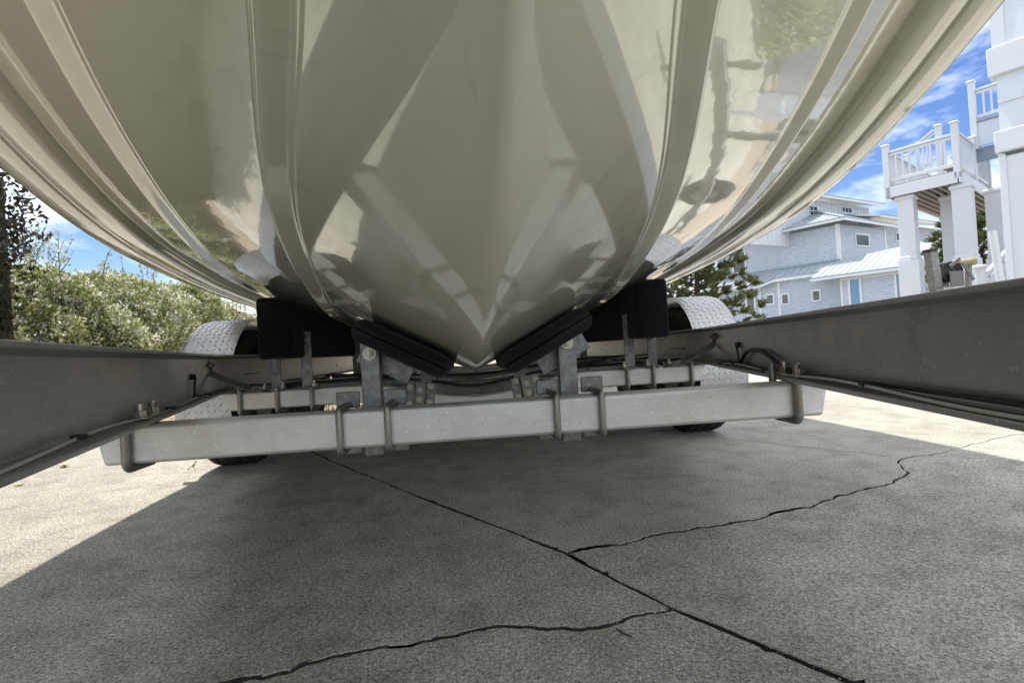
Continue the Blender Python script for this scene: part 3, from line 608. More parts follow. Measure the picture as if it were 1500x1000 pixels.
# tall carpeted bunks standing on edge, their posts
for s in (-1, 1):
    xb = (0.716 if s > 0 else -0.722)
    zt = 0.722; ang = 0.0
    mb = MB(); ring = []
    hw, hh = 0.0655, 0.115
    top = 0.025 * s
    for (sx_, sz_, a0) in ((1, 1, 0), (-1, 1, 90), (-1, -1, 180), (1, -1, 270)):
        for a_ in (0, 30, 60, 90):
            t = math.radians(a0 + a_); r_ = 0.014; ring.append((sx_ * (hw - r_) + r_ * math.cos(t), sz_ * (hh - r_) + r_ * math.sin(t)))
    k = len(ring); vs = []
    for (y, ins) in ((1.98, 0.010), (1.984, 0.004), (1.995, 0.0), (2.03, 0.0), (2.3, 0.0), (3.0, 0), (5.6, 0)):
        dxy = 0.0
        for (a_, b_) in ring:
            z_ = 0.612 + b_ - math.copysign(ins, b_)
            x_ = xb + a_ - math.copysign(ins, a_) + dxy
            if b_ > 0 and y > 2.0: z_ += max(-0.10, min(0.05, float(tb(y) * 0) ))
            vs.append((x_, y, z_))
    nR = 7
    mb.add(vs, [(i * k + j, i * k + (j + 1) % k, (i + 1) * k + (j + 1) % k, (i + 1) * k + j) for i in range(nR - 1) for j in range(k)] + [tuple(range(k)), tuple((nR - 1) * k + j for j in range(k))[::-1]])
    bk = mb.build('bunk_board', M['carpet'], T, angle=60)
    # two angle posts
    for (px_, zlo, zhi) in ((s * 0.785 - (0.0 if s < 0 else 0.022), 0.3745, 0.53), (s * 0.652, 0.3745, 0.60)):
        mb = MB(); yy = CY0 + 0.03 if px_ * s > 0.7 else CY0 - 0.06 + 0.05
        d = 1 if px_ * s > 0.7 else -1
        mb.box((px_, yy, (zlo + zhi) / 2), (0.042, 0.006, zhi - zlo)); mb.box((px_ + s * 0.018, yy + 0.022, (zlo + zhi) / 2), (0.006, 0.04, zhi - zlo - 0.01)); mb.box((px_ - s * 0.01, yy - 0.018, zlo + 0.004), (0.06, 0.042, 0.006))
        po = mb.build('bunk_post', M['galv'], T, bevel=0.0025)
        bolt((px_ - s * 0.03, yy - 0.015, zlo + 0.007), (0, 0, 1), po, 0.012, 0.011, 0.012)
        for dz in (0.02, 0.045):
            if zhi > 0.58: 
                mb = MB(); mb.box((px_, yy - 0.0032, zhi - dz), (0.007, 0.0012, 0.014)); mb.build('slot', M['blackp'], po)
        uclamp(px_ - s * 0.012, CY0 - 0.008, CY1 + 0.008, 0.291, 0.385, 0.0085, po)
    for yy in (3.0, 3.8, 4.65):
        mb = MB(); mb.box((s * 0.652, yy, 0.49), (0.042, 0.006, 0.23)); mb.build('bunk_post', M['galv'], T, bevel=0.0025)
    uclamp(s * 0.915, CY0 - 0.008, CY1 + 0.008, 0.291, 0.385, 0.0085, cm2)
    bolt((s * 0.915, CY0 - 0.008, ZB + 0.0135), (0, 0, 1), cm2, 0.012, 0.011, 0.010)
    # diagonal flat-bar brace between rail web and crossmember
    mb = MB(); xw = s * (RXX(s, 2.02) - 0.009)
    A1 = np.array([xw, 2.01, 0.487]); A2 = np.array([xw - s * 0.004, 2.015, 0.458]); A3 = np.array([s * 0.865, 2.10, 0.385]); A4 = np.array([s * 0.80, 2.13, 0.379])
    for p, q in ((A1 + (A1 - A2) * 0.4, A2), (A2, A3), (A3, A4)): mb.bar(p, q, 0.034, 0.005, np.array([-s * 0.75, -0.25, 0.62]))
    br = mb.build('brace', M['galv'], T, bevel=0.0012)
    bolt(A1 + np.array([-s * 0.004, 0, 0]), (-s, -0.3, 0), br, 0.010, 0.009, 0.014)
    bolt(A4 + np.array([s * 0.02, -0.01, 0.004]), (0, 0, 1), br, 0.010, 0.009, 0.010)
    # wiring on the lower flange of the rail with ties and a riser
    fl = lambda y, o: (s * (RXX(s, y) - o), y, ZB + 0.016 + 0.004 * math.sin(9 * y))
    ts_ = np.linspace(0.0, 1.95, 34)
    if s < 0:
        sag([fl(y, 0.034 + 0.005 * math.sin(5 * y)) for y in ts_], 0.0023, 'wire', M['wire'], rails[s], 6)
    else:
        sag([fl(y, 0.030 + 0.004 * math.sin(4 * y)) for y in ts_], 0.0028, 'wire', M['cable'], rails[s], 6)
        sag([fl(y, 0.038 + 0.003 * math.sin(3 * y)) for y in ts_], 0.0025, 'wire', M['wire'], rails[s], 6)
        sag([(fl(y, 0.022)[0], y, ZB + 0.021 + 0.003 * math.sin(3 * y + 1)) for y in ts_], 0.0035, 'wire', M['cable'], rails[s], 6)
        sag([(s * (RXX(s, y) - 0.02), y, z) for y, z in ((1.12, ZB + 0.022), (1.22, ZB + 0.03), (1.34, ZB + 0.058), (1.46, ZB + 0.066), (1.55, ZB + 0.05), (1.6, ZB + 0.02))], 0.006, 'wire', M['cable'], rails[s], 8)
    yr = 1.62 if s > 0 else 1.66
    sag([(s * (RXX(s, yr) - 0.02), yr, ZB + 0.018), (s * (RXX(s, yr) - 0.014), yr + 0.015, ZB + 0.045), (s * (RXX(s, yr) - 0.010), yr + 0.03, ZB + 0.078)], 0.0035, 'wire', M['cable'], rails[s], 6)
    mb = MB(); mb.cyl((s * (RXX(s, yr + 0.03) - 0.004), yr + 0.03, ZB + 0.08), (s * (RXX(s, yr + 0.03) - 0.018), yr + 0.026, ZB + 0.08), 0.009, 10); mb.build('grommet', M['cable'], rails[s])
    for y in (0.78, 1.30, 1.62, 1.8):
        mb = MB(); p = np.array(fl(y, 0.034)); ax_ = np.array([s * 0.28, 0.96, 0]); 
        mb.box(p + np.array([0, 0, 0.002]), (0.005, 0.020, 0.008), (ax_, np.array([-0.96 * s, 0.28, 0]), UP)); mb.bar(p + np.array([-s * 0.012, 0, 0.002]), p + np.array([-s * 0.03, -0.018, 0.006]), 0.004, 0.002); mb.build('cable_tie', M['blackp'], rails[s])

# wheels, axles, fenders
def wheel(s, yc):
    xc = s * 1.155; R = 0.33; e = empty('wheel'); e.parent = T
    W = 0.105; prof_ = [(-W + 0.012, 0.20), (-W, 0.25), (-W + 0.006, 0.285), (-W + 0.016, 0.308), (-W + 0.026, 0.320), (-0.055, R - 0.002), (-0.051, R - 0.009), (-0.046, R - 0.009), (-0.042, R - 0.0005), (-0.003, R), (-0.002, R - 0.009), (0.003, R - 0.009), (0.004, R), (0.042, R - 0.0005), (0.046, R - 0.009), (0.051, R - 0.009), (0.055, R - 0.002), (W - 0.026, 0.320), (W - 0.016, 0.308), (W - 0.006, 0.285), (W, 0.25), (W - 0.012, 0.20)]
    mb = MB(); mb.lathe(prof_, (xc, yc, R - 0.004), (1, 0, 0), 64); ty = mb.build('tyre', M['rubber'], e, angle=30)
    mb = MB()
    for k in range(56):
        for q in (-1, 1):
            a_ = 2 * math.pi * (k + 0.25 * q) / 56; rd = np.array([0, math.sin(a_), math.cos(a_)]); tg_ = np.array([0, math.cos(a_), -math.sin(a_)])
            mb.box(np.array([xc + q * 0.069, yc, R - 0.004]) + rd * (R - 0.004), (0.022, 0.026, 0.006), (np.array([1.0, 0, 0]), tg_, rd))
    mb.build('tread_block', M['rubber'], ty)['kind'] = 'stuff'
    mb = MB(); mb.lathe([(-0.09, 0.205), (-0.09, 0.195), (-0.02, 0.18), (s * 0.02, 0.10), (s * 0.02, 0.0), (s * 0.03, 0.0), (s * 0.03, 0.10), (0.02, 0.19), (0.09, 0.195), (0.09, 0.205)], (xc, yc, R - 0.004), (1, 0, 0), 40); mb.build('rim', M['galv'], e, angle=30)
    mb = MB(); mb.cyl((xc - s * 0.12, yc, R - 0.004), (xc + s * 0.06, yc, R - 0.004), 0.05, 20); mb.cyl((xc - s * 0.11, yc, R - 0.004), (xc - s * 0.075, yc, R - 0.004), 0.125, 28); mb.build('hub', M['hub'], e)
for s in (-1, 1):
    for yc in (2.69, 3.55): wheel(s, yc)
for yc in (2.69, 3.55):
    mb = MB(); mb.bar((-1.05, yc, 0.30), (1.05, yc, 0.30), 0.07, 0.07); mb.build('axle', M['galv'], T, bevel=0.006)
for s in (-1, 1):
    x0, x1 = s * 1.045, s * 1.275; path = []
    RF = 0.37
    for a_ in np.linspace(-0.38, math.pi / 2, 16): path.append((2.69 - RF * math.cos(a_) + 0.0, 0.335 + RF * math.sin(a_)))
    for y in np.linspace(2.75, 3.49, 8): path.append((y, 0.335 + RF))
    for a_ in np.linspace(math.pi / 2, 0, 12): path.append((3.55 + RF * math.cos(a_), 0.335 + RF * math.sin(a_)))
    mb = MB(); vs = []; nn_ = len(path)
    for (y, z) in path: vs += [(x0, y, z), (x1 - s * 0.02, y, z), (x1 - s * 0.006, y, z - 0.003), (x1, y, z - 0.014)]
    mb.add(vs, [(i * 4 + j, i * 4 + j + 1, (i + 1) * 4 + j + 1, (i + 1) * 4 + j) for i in range(nn_ - 1) for j in range(3)])
    # side skirts
    cen = [(y, 0.335) for y, z in path]
    sk = [(x1, y, z - 0.014) for y, z in path] + [(x1, 2.69 + (y - 2.69) * 0.93 if y < 3.0 else 3.55 + (y - 3.55) * 0.93, min(z - 0.05, 0.335 + (z - 0.335) * 0.90)) for y, z in path]
    mb.add(sk, [(i, i + 1, nn_ + i + 1, nn_ + i) for i in range(nn_ - 1)])
    fd = mb.build('fender', M['fender'], T, angle=50)
    # raised tread bars of the plate
    mb = MB(); arc = [0]; 
    for (p, q) in zip(path[:-1], path[1:]): arc.append(arc[-1] + math.hypot(q[0] - p[0], q[1] - p[1]))
    py_ = [p[0] for p in path]; pz_ = [p[1] for p in path]
    u = 0.02; r_ = 0
    while u < arc[-1] - 0.02:
        for c_ in range(8):
            xx = 1.058 + 0.0265 * c_ + 0.013 * 0
            if xx > 1.258: continue
            y = np.interp(u, arc, py_); z = np.interp(u, arc, pz_); y2 = np.interp(u + 0.01, arc, py_); z2 = np.interp(u + 0.01, arc, pz_)
            tg_ = np.array([0, y2 - y, z2 - z]); tg_ = tg_ / np.linalg.norm(tg_); nn2 = np.array([0, -tg_[2], tg_[1]]); nn2 = nn2 if True else -nn2
            sgn = 1 if (r_ + c_) % 2 else -1
            dirv = (np.array([1.0, 0, 0]) * 0.72 + sgn * tg_ * 0.69); lat = np.cross(nn2, dirv)
            c0 = np.array([s * xx, y, z]); hL, hW, hH = 0.0145, 0.0042, 0.0022
            vs = [c0 - dirv * hL, c0 + lat * hW, c0 + dirv * hL, c0 - lat * hW, c0 - dirv * hL * 0.4 + nn2 * hH, c0 + dirv * hL * 0.4 + nn2 * hH]
            mb.add(vs, [(0, 1, 4), (1, 5, 4), (1, 2, 5), (2, 3, 5), (3, 4, 5), (3, 0, 4)])
        u += 0.0255; r_ += 1
    tp = mb.build('tread_pattern', M['fender'], fd, angle=20); tp['kind'] = 'stuff'
    for (yy, ly) in ((2.42, 0.16), (3.9, 0.06)):
        mb = MB(); mb.box((s * 1.02, yy, 0.44), (0.07, ly, 0.006)); mb.build('fender_bracket', M['galv'], fd)
# ------------------------------------------------------------------ vegetation
def leaves(name, P, size, m, parent, up=0.35, seed=1, elong=1.9, nrm=None):
    """rhombic folded leaves at points P"""
    r = np.random.default_rng(seed); n = len(P); P = np.asarray(P, float)
    d = r.normal(size=(n, 3)); d[:, 2] += up
    if nrm is not None: d += nrm * 0.9
    d /= np.linalg.norm(d, axis=1)[:, None]
    t = r.normal(size=(n, 3)); t -= d * np.sum(t * d, 1)[:, None]; t /= np.linalg.norm(t, axis=1)[:, None]; q = np.cross(d, t)
    sz = size * r.uniform(0.6, 1.3, n)[:, None]
    V = np.stack([P, P + d * sz * elong * 0.5 + t * sz * 0.42 + q * sz * 0.12, P + d * sz * elong, P + d * sz * elong * 0.5 - t * sz * 0.42 + q * sz * 0.12], 1)
    b = np.arange(n)[:, None] * 4
    Fc = np.concatenate([b + np.array([[0, 1, 2]]), b + np.array([[0, 2, 3]])], 0)
    o = raw(name, V.reshape(-1, 3), Fc, m, parent); o['kind'] = 'stuff'; return o
def fbm(x, y, seed=0):
    r = np.random.default_rng(seed); v = 0
    for k in range(5):
        a_ = r.uniform(0, 6.28); f_ = 0.9 * 1.9 ** k; v = v + (0.6 ** k) * np.sin(f_ * (x * math.cos(a_) + y * math.sin(a_)) + r.uniform(0, 6.28))
    return v

# flowering hedge along the left of the drive: a rounded bank of twigs and leaves
def hedge(name, label, x_front, depth, y0, y1, hfun, nleaf, size, m, seed, twig=True, skewx=0.0, group=None, lean=0.35, upsh=120, core_in=0.24):
    e = empty(name); tag(e, label, 'hedge', group)
    r = np.random.default_rng(seed); n = nleaf
    y = r.uniform(y0, y1, n); a_ = r.uniform(0, 1, n) ** 0.9
    H = hfun(y) + 0.10 * fbm(y * 2.2, y * 0 + seed, seed)
    # profile: front face leaning back, rounding to a top
    ang = a_ * 0.62 * math.pi
    px_ = x_front + skewx * (y - y0) - depth * 0.5 * (1 - np.cos(ang)) * (0.6 + lean) ; pz = np.maximum(0.02, np.sin(np.minimum(ang, math.pi / 2)) ** 0.85 * H + np.where(ang > math.pi / 2, 0.03 * r.normal(size=n), 0))
    bx_ = 0.16 * fbm(y * 3.1, pz * 3.4, seed + 3)
    cl = fbm(y * 9.0, pz * 9.5 + px_ * 6, seed + 13)
    inw = np.abs(r.normal(0, 0.07, n)) + 0.12 * np.clip(-cl, 0, 1.5) + np.where(r.uniform(size=n) < 0.25, r.uniform(0.05, 0.3, n), 0)
    px_ = px_ + bx_ - inw; pz = pz - inw * 0.5 * (pz > 0.5) + 0.03 * r.normal(size=n)
    P = np.stack([px_, y, np.maximum(0.0, pz)], 1)
    leaves('foliage', P, size, m, e, 0.5, seed + 5, nrm=np.stack([np.full(n, 0.45), np.full(n, -0.25), np.full(n, 0.4)], 1))
    # twig core so the bank is not see-through
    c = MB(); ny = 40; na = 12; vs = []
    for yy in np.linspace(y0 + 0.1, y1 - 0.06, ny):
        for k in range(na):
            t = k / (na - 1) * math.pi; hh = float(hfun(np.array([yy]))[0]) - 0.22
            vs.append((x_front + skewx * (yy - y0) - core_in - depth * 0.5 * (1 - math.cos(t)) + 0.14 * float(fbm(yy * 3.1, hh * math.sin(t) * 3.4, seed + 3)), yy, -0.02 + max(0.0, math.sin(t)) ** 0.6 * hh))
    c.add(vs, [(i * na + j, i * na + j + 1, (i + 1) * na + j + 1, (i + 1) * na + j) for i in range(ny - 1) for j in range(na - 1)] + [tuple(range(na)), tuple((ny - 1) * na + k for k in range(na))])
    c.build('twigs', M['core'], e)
    # loose shoots standing out of the top
    c = MB(); LP = []
    for k in range(upsh):
        yy = r.uniform(y0, y1); hh = float(hfun(np.array([yy]))[0]); p = np.array([x_front + skewx * (yy - y0) - depth * r.uniform(0.15, 0.6), yy, hh - 0.1]); l = r.uniform(0.2, 0.5)
        q = p + np.array([r.normal(0, 0.08) + 0.06, r.normal(0, 0.10), l]); mid = (p + q) / 2 + r.normal(0, 0.02, 3)
        c.tube([p, mid, q], [0.005, 0.004, 0.002], 4)
        for t in r.uniform(0.25, 1.05, int(26 * l / 0.3)): LP.append(p + (q - p) * t + r.normal(0, 0.012, 3))
    c.build('shoots', M['bark'], e)['kind'] = 'stuff'
    leaves('shoot_leaves', LP, size * 0.85, m, e, 0.8, seed + 8)
    return e
hedge('hedge', 'long sunlit flowering hedge with pale leaf tips along the left of the driveway', -4.0, 1.5, 3.5, 15.0, lambda y: 1.66 - 0.014 * np.maximum(0, y - 6.0) ** 1.6 + 0.03 * np.sin(y * 2.1), 190000, 0.026, M['hedge'], 21, upsh=150)
hedge('tall_bush', 'tall dark shaded bush at the left edge of the picture', -2.98, 1.6, -3.0, 4.14, lambda y: 4.2 + 0.12 * np.sin(y * 1.7), 130000, 0.026, M["darkleaf"], 31, lean=0.1, upsh=60, core_in=0.17)  # upper part is out of view, raised to darken the left side

def pine(base, h, label):
    e = empty('pine_tree'); tag(e, label, 'tree'); r = random.Random(5); b = np.array(base, float)
    mb = MB(); mb.tube([b, b + (0.1, 0, h * 0.35), b + (0.25, 0.1, h * 0.7), b + (0.3, 0.1, h)], [0.13, 0.11, 0.07, 0.03], 10); mb.build('trunk', M['bark'], e)
    br = MB(); V = []; tips = []
    for k in range(62):
        t = 0.16 + 0.84 * k / 62; z = h * t; a_ = k * 2.4 + r.uniform(-0.3, 0.3); l = (1 - t) ** 0.7 * 2.0 + 0.25
        p = b + np.array([0.3 * t, 0.1 * t, z]); pts = [p]; d = np.array([math.cos(a_), math.sin(a_), 0.12])
        for i in range(4): p = p + d * l / 4 + np.array([r.uniform(-.05, .05), r.uniform(-.05, .05), 0.02 * i]); pts.append(p)
        br.tube(pts, [0.03, 0.022, 0.016, 0.011, 0.006], 5)
        for i in range(1, 5):
            for q in range(6 if i < 4 else 9):
                dd = d * 0.6 + np.array([r.uniform(-1, 1), r.uniform(-1, 1), r.uniform(-0.1, 0.9)]); dd = dd / np.linalg.norm(dd); l2 = r.uniform(0.12, 0.34)
                tp_ = pts[i] + dd * l2; br.tube([pts[i], tp_], [0.006, 0.004], 4); tips.append((pts[i], tp_, dd))
    br.build('branches', M['bark'], e)
    rr = np.random.default_rng(3)
    for (p, q, d) in tips:
        n = 80; t = rr.uniform(0.15, 1.05, n)[:, None]; c = p + (q - p) * t; dd = rr.normal(size=(n, 3)) + d * 0.9 + np.array([0, 0, 0.35]); dd /= np.linalg.norm(dd, axis=1)[:, None]
        s_ = np.cross(dd, rr.normal(size=(n, 3))); s_ /= np.linalg.norm(s_, axis=1)[:, None]; ln = rr.uniform(0.07, 0.15, n)[:, None]
        V.append(np.stack([c - s_ * 0.009, c + s_ * 0.009, c + dd * ln], 1))
    V = np.concatenate(V).reshape(-1, 3)
    raw('crown', V, np.arange(len(V)).reshape(-1, 3), M['needle'], e)['kind'] = 'stuff'
pine((7.4, 16.6, 0), 4.3, 'dark green pine in front of the blue house')
pine((18.6, 17.9, 0), 4.6, 'dark evergreen seen between the columns of the stair landing')

# shrubs beside the house, out of the picture on the right but mirrored in the hull
def shrub(c, R_, m, n, size, label, seed):
    e = empty('shrub'); tag(e, label, 'shrub', 'shrubs planted along the house wall'); r = np.random.default_rng(seed)
    d = r.normal(size=(n, 3)); d /= np.linalg.norm(d, axis=1)[:, None]; d[:, 2] = np.abs(d[:, 2]); rad = R_ * (1 - np.abs(r.normal(0, 0.16, n)))[:, None] * (1 + 0.16 * fbm(d[:, 0] * 4, d[:, 1] * 4 + d[:, 2] * 3, seed))[:, None]
    leaves('foliage', np.array(c) + d * rad * np.array([1, 1, 1.25]), size, m, e, 0.4, seed); mb = MB()
    for k in range(7): a_ = k * 0.9; mb.tube([np.array(c), np.array(c) + (0.3 * R_ * math.cos(a_), 0.3 * R_ * math.sin(a_), R_ * 0.8)], [0.02, 0.008], 5)
    mb.build('stems', M['bark'], e)

# grass tufts and pebbly litter on the soil strip
r = np.random.default_rng(9); V = []
for k in range(150):
    c = np.array([r.uniform(2.4, 5.4), r.uniform(5.3, 7.0), -0.045]) if k < 110 else np.array([r.uniform(-2.5, 0.3), r.uniform(4.9, 7.5), -0.045])
    if (c - J0) @ AX < 3.0 and c[0] > 0: c = c + AX * (3.05 - (c - J0) @ AX)
    n = 16; a_ = r.uniform(0, 6.28, n); l = r.uniform(0.04, 0.13, n); ln = r.uniform(0.1, 0.7, n)
    p = c + np.stack([r.normal(0, 0.05, n), r.normal(0, 0.05, n), np.zeros(n)], 1); d = np.stack([np.cos(a_) * ln, np.sin(a_) * ln, np.ones(n)], 1) * l[:, None]
    s_ = np.stack([-np.sin(a_), np.cos(a_), np.zeros(n)], 1) * 0.006
    V.append(np.stack([p - s_, p + s_, p + d], 1))
V = np.concatenate(V).reshape(-1, 3)
go = raw('grass', V, np.arange(len(V)).reshape(-1, 3), M['grass']); tag(go, 'sparse weeds growing in the sandy soil behind the driveway', kind='stuff')
mb = MB(); 
for k in range(2600):
    x = rng.uniform(-3.5, 8); y = rng.uniform(4.0, 9.0); 
    p = np.array([x, y, -0.045]); ii = (p - J0) @ AX; jj = (p - J0) @ BX
    if ii < (3.0 if jj > 0 else 4.7): continue
    s_ = rng.uniform(0.008, 0.03); q = rng.normal(size=(4, 3)) * s_; q[:, 2] = np.abs(q[:, 2]) * 0.7
    mb.add([p + q[0] * [1, 1, 0], p + q[1] * [1, 1, 0] + (s_, 0, 0), p + q[2] * [1, 1, 0] + (0, s_, 0), p + q[3] + (0, 0, s_ * 0.6)], [(0, 1, 3), (1, 2, 3), (2, 0, 3)])
tag(mb.build('mulch', painted('mulch_chips', (0.34, 0.23, 0.14), 0.9, 0.5, 20), smooth=False), 'brown chips and pebbles strewn on the soil', kind='stuff')
# fallen leaves and a sprig on the concrete
def fallen(px, py, size, yawr, label, curl=0.35):
    d = ray(px, py); t = -CAM[2] / d[2]; P = CAM + d * t; a_ = np.array([math.cos(yawr), math.sin(yawr), 0]); b_ = np.array([-a_[1], a_[0], 0]); mb = MB(); vs = []; n = 7
    for i in range(n):
        u = i / (n - 1); wd = size * 0.28 * math.sin(math.pi * min(1, u * 0.95 + 0.03)); z = 0.004 + size * curl * (u - 0.5) ** 2 * 2
        vs += [P + a_ * size * (u - 0.5) + b_ * wd + UP * (z + wd * 0.5), P + a_ * size * (u - 0.5) + UP * z, P + a_ * size * (u - 0.5) - b_ * wd + UP * (z + wd * 0.5)]
    mb.add(vs, [(i * 3 + j, i * 3 + j + 1, i * 3 + j + 4, i * 3 + j + 3) for i in range(n - 1) for j in range(2)])
    o = mb.build('fallen_leaf', M['dryleaf']); tag(o, label, 'leaf', 'dry leaves lying on the concrete'); 
    sm = o.modifiers.new('thickness', 'SOLIDIFY'); sm.thickness = 0.0006; return o
fallen(94, 684, 0.075, 2.2, 'curled pale dry leaf lying on the sunlit concrete below the left rail')
fallen(28, 712, 0.05, 0.4, 'small dry leaf at the left picture edge on sunlit concrete')
fallen(455, 696, 0.03, 0.9, 'tiny dry leaf in the shade below the front crossmember')
sp = empty('leaf_sprig'); tag(sp, 'small green sprig on the sunlit concrete before the left tyre', 'sprig')
d = ray(281, 688); P = CAM + d * (-CAM[2] / d[2]); mb = MB(); mb.tube([P + (-0.02, 0, 0.003), P + (0, 0.01, 0.02), P + (0.015, 0.01, 0.035)], 0.0015, 5); mb.build('stem', M['grass'], sp)
leaves('leaves', [P + (0.004 * k, 0.002 * k, 0.006 * k) for k in range(-2, 6)], 0.012, M['grass'], sp, 0.6, 4)
d = ray(560, 665)

# ------------------------------------------------------------------ far house: pale shingles under metal roofs
def uv_planar(o, h):
    me = o.data; uvl = me.uv_layers.new(name='UVMap'); co = np.empty(len(me.vertices) * 3); me.vertices.foreach_get('co', co); co = co.reshape(-1, 3)
    li = np.empty(len(me.loops), np.int32); me.loops.foreach_get('vertex_index', li)
    uv = np.stack([co[:, 0] * h[0] + co[:, 1] * h[1], co[:, 2]], 1)[li]; uvl.data.foreach_set('uv', uv.ravel().astype(np.float32)); return o
class Face:
    """vertical wall plane through P running along heading h (deg); n points away from the camera side"""
    def __init__(s, P, h):
        s.P = np.array(P, float); s.P[2] = 0; t = math.radians(h); s.h = np.array([math.sin(t), math.cos(t), 0]); s.n = np.array([math.cos(t), -math.sin(t), 0])
        if s.n @ (s.P - CAM) < 0: s.n = -s.n
    def st(s, px, py): q = on_plane(px, py, s.P, s.n); return ((q - s.P) @ s.h, q[2])
    def at(s, u, z, d=0.0): return s.P + s.h * u + UP * z + s.n * d
    def slabw(s, u0, u1, z0, z1, d0, d1): 
        c = s.at((u0 + u1) / 2, (z0 + z1) / 2, (d0 + d1) / 2); return c, (abs(u1 - u0), abs(d1 - d0), abs(z1 - z0)), (s.h, s.n, UP)
    def box(s, name, m, par, u0, u1, z0, z1, d0, d1, bevel=0.0):
        mb = MB(); mb.box(*s.slabw(u0, u1, z0, z1, d0, d1)); o = mb.build(name, m, par, bevel=bevel); uv_planar(o, s.h); return o
    def window(s, par, px0, py0, px1, py1, m=None, name='window', fr=0.10, mullion=False):
        (u0, z1), (u1, z0) = s.st(px0, py0), s.st(px1, py1); u0, u1 = min(u0, u1), max(u0, u1)
        mb = MB()
        for a_ in ((u0 - fr, u1 + fr, z1, z1 + fr * 1.2), (u0 - fr, u1 + fr, z0 - fr, z0), (u0 - fr, u0, z0, z1), (u1, u1 + fr, z0, z1)): mb.box(*s.slabw(*a_, -0.05, 0.02))
        o = mb.build(name, M['trimwhite'], par)
        mb = MB(); mb.box(*s.slabw(u0, u1, z0, z1, -0.012, 0.02)); mb.build('pane', m or M['glass'], o)
        if mullion: mb = MB(); mb.box(*s.slabw(u0, u1, (z0 + z1) / 2 - 0.03, (z0 + z1) / 2 + 0.03, -0.03, -0.013)); mb.build('mullion', M['trimwhite'], o)
        return o
def roof_quad(par, A, B, C_, D, thick=0.09, seam=0.42, fas=0.16):
    """eave A-B, ridge D-C; standing seams run from eave to ridge"""
    A, B, C_, D = [np.array(p, float) for p in (A, B, C_, D)]; n = np.cross(B - A, D - A); n = n / np.linalg.norm(n)
    if n[2] < 0: n = -n
    mb = MB(); mb.prism([A, B, C_, D], -n * thick); o = mb.build('roof', M['roofmetal'], par)
    mb = MB(); L_ = np.linalg.norm(B - A); k = int(L_ / seam)
    for i in range(1, k):
        t = i / k; mb.bar(A + (B - A) * t + n * 0.02, D + (C_ - D) * t + n * 0.02, 0.035, 0.05, n)
    sm = mb.build('seams', M['roofmetal'], o); sm['kind'] = 'stuff'
    mb = MB(); mb.bar(A - UP * fas * 0.6, B - UP * fas * 0.6, 0.06, fas); mb.build('fascia', M['trimwhite'], o)
    mb = MB(); mb.bar(A + UP * 0.02 - n * 0.01, B + UP * 0.02 - n * 0.01, 0.08, 0.07); mb.build('gutter', M['slate'], o)
    return o
FH = empty('beach_house'); tag(FH, 'far pale blue shingled house with white trim and metal roofs', 'house')
K = CAM + ray(1228, 382) * 34; K[2] = 0
HA = -33.3
fA = Face(K, HA)                                        # upper storey, long side
def onA(px, py, j): return fA.st(px, py)
fA.box('wall', M['shingle'], FH, -0.1, 8.5, 4.9, 7.35, 0, 0.15)
fA.window(FH, 1074, 372, 1092, 397, mullion=False, m=M['glass'])
fA.box('corner_board', M['trimwhite'], FH, -0.16, 0.06, 4.95, 7.4, -0.04, 0.16)
fA.box('skirt_board', M['trimwhite'], FH, -0.2, 8.6, 4.86, 5.0, -0.05, -0.002)
fB = Face(K, 68.0)                                      # its end wall
uB = fB.st(1296, 345)[0]
fB.box('wall', M['shingle'], FH, 0.12, uB, 3.6, 7.4, 0, 0.15)
fB.window(FH, 1253, 344, 1272, 360)
fB.box('corner_board', M['trimwhite'], FH, uB - 0.1, uB + 0.1, 4.6, 7.4, -0.04, 0.1)
# upper hip roof
E0 = fA.at(9.2, 7.62, -0.75); E1_ = fA.at(-0.75, 7.62, -0.75); rdgA = fA.at(7.5, 9.15, 3.4); rdgB = fA.at(2.4, 9.15, 3.4)
roof_quad(FH, E1_, E0, rdgA, rdgB)
e2 = fB.at(uB + 1.2, 7.62, -0.3)
roof_quad(FH, E1_, e2, rdgB + fB.h * (uB - 1.0) * 0.9, rdgB, seam=0.5)
mb = MB(); mb.bar(E1_ + UP * 0.05, rdgB + UP * 0.08, 0.2, 0.05); mb.build('hip_cap', M['roofmetal'], FH)
# lower storey in two planes with a lean-to roof between
f1 = Face(K - BX * 1.8, HA); f2 = Face(K - BX * 0.9, HA)
f1.box('wall', M['shingle'], FH, -9.0, -0.78, 0, 3.68, 0, 0.15)
f2.box('wall', M['shingle'], FH, -0.8, 9.5, 0, 4.1, 0, 0.15)
mb = MB(); mb.box(*f1.slabw(-0.78, -0.66, 0, 3.68, -0.03, 0.92)); mb.build('corner_board', M['trimwhite'], FH)
for u in (3.5, 4.85): f2.box('corner_board', M['trimwhite'], FH, u - 0.09, u + 0.09, 0, 4.1, -0.05, 0)
f1.box('frieze_board', M['trimwhite'], FH, -9.0, -0.78, 3.5, 3.66, -0.03, -0.002)
roof_quad(FH, f1.at(-9.2, 3.84, -0.55), f1.at(0.85, 3.84, -0.55), fA.at(0.4, 5.0, -0.02), fA.at(-9.2, 5.9, 1.6), seam=0.40)
roof_quad(FH, f2.at(0.3, 4.28, -0.4), f2.at(3.46, 4.28, -0.4), fA.at(3.6, 4.98, -0.02), fA.at(0.3, 4.98, -0.02), seam=0.40)
roof_quad(FH, f2.at(4.7, 3.92, -0.6), f2.at(10, 3.92, -0.6), fA.at(10, 4.97, -0.02), fA.at(3.4, 4.97, -0.02), seam=0.40)
roof_quad(FH, f2.at(3.46, 4.28, -0.4), f2.at(4.7, 3.92, -0.6), fA.at(3.45, 4.96, -0.03), fA.at(3.4, 4.96, -0.03), seam=0.6)
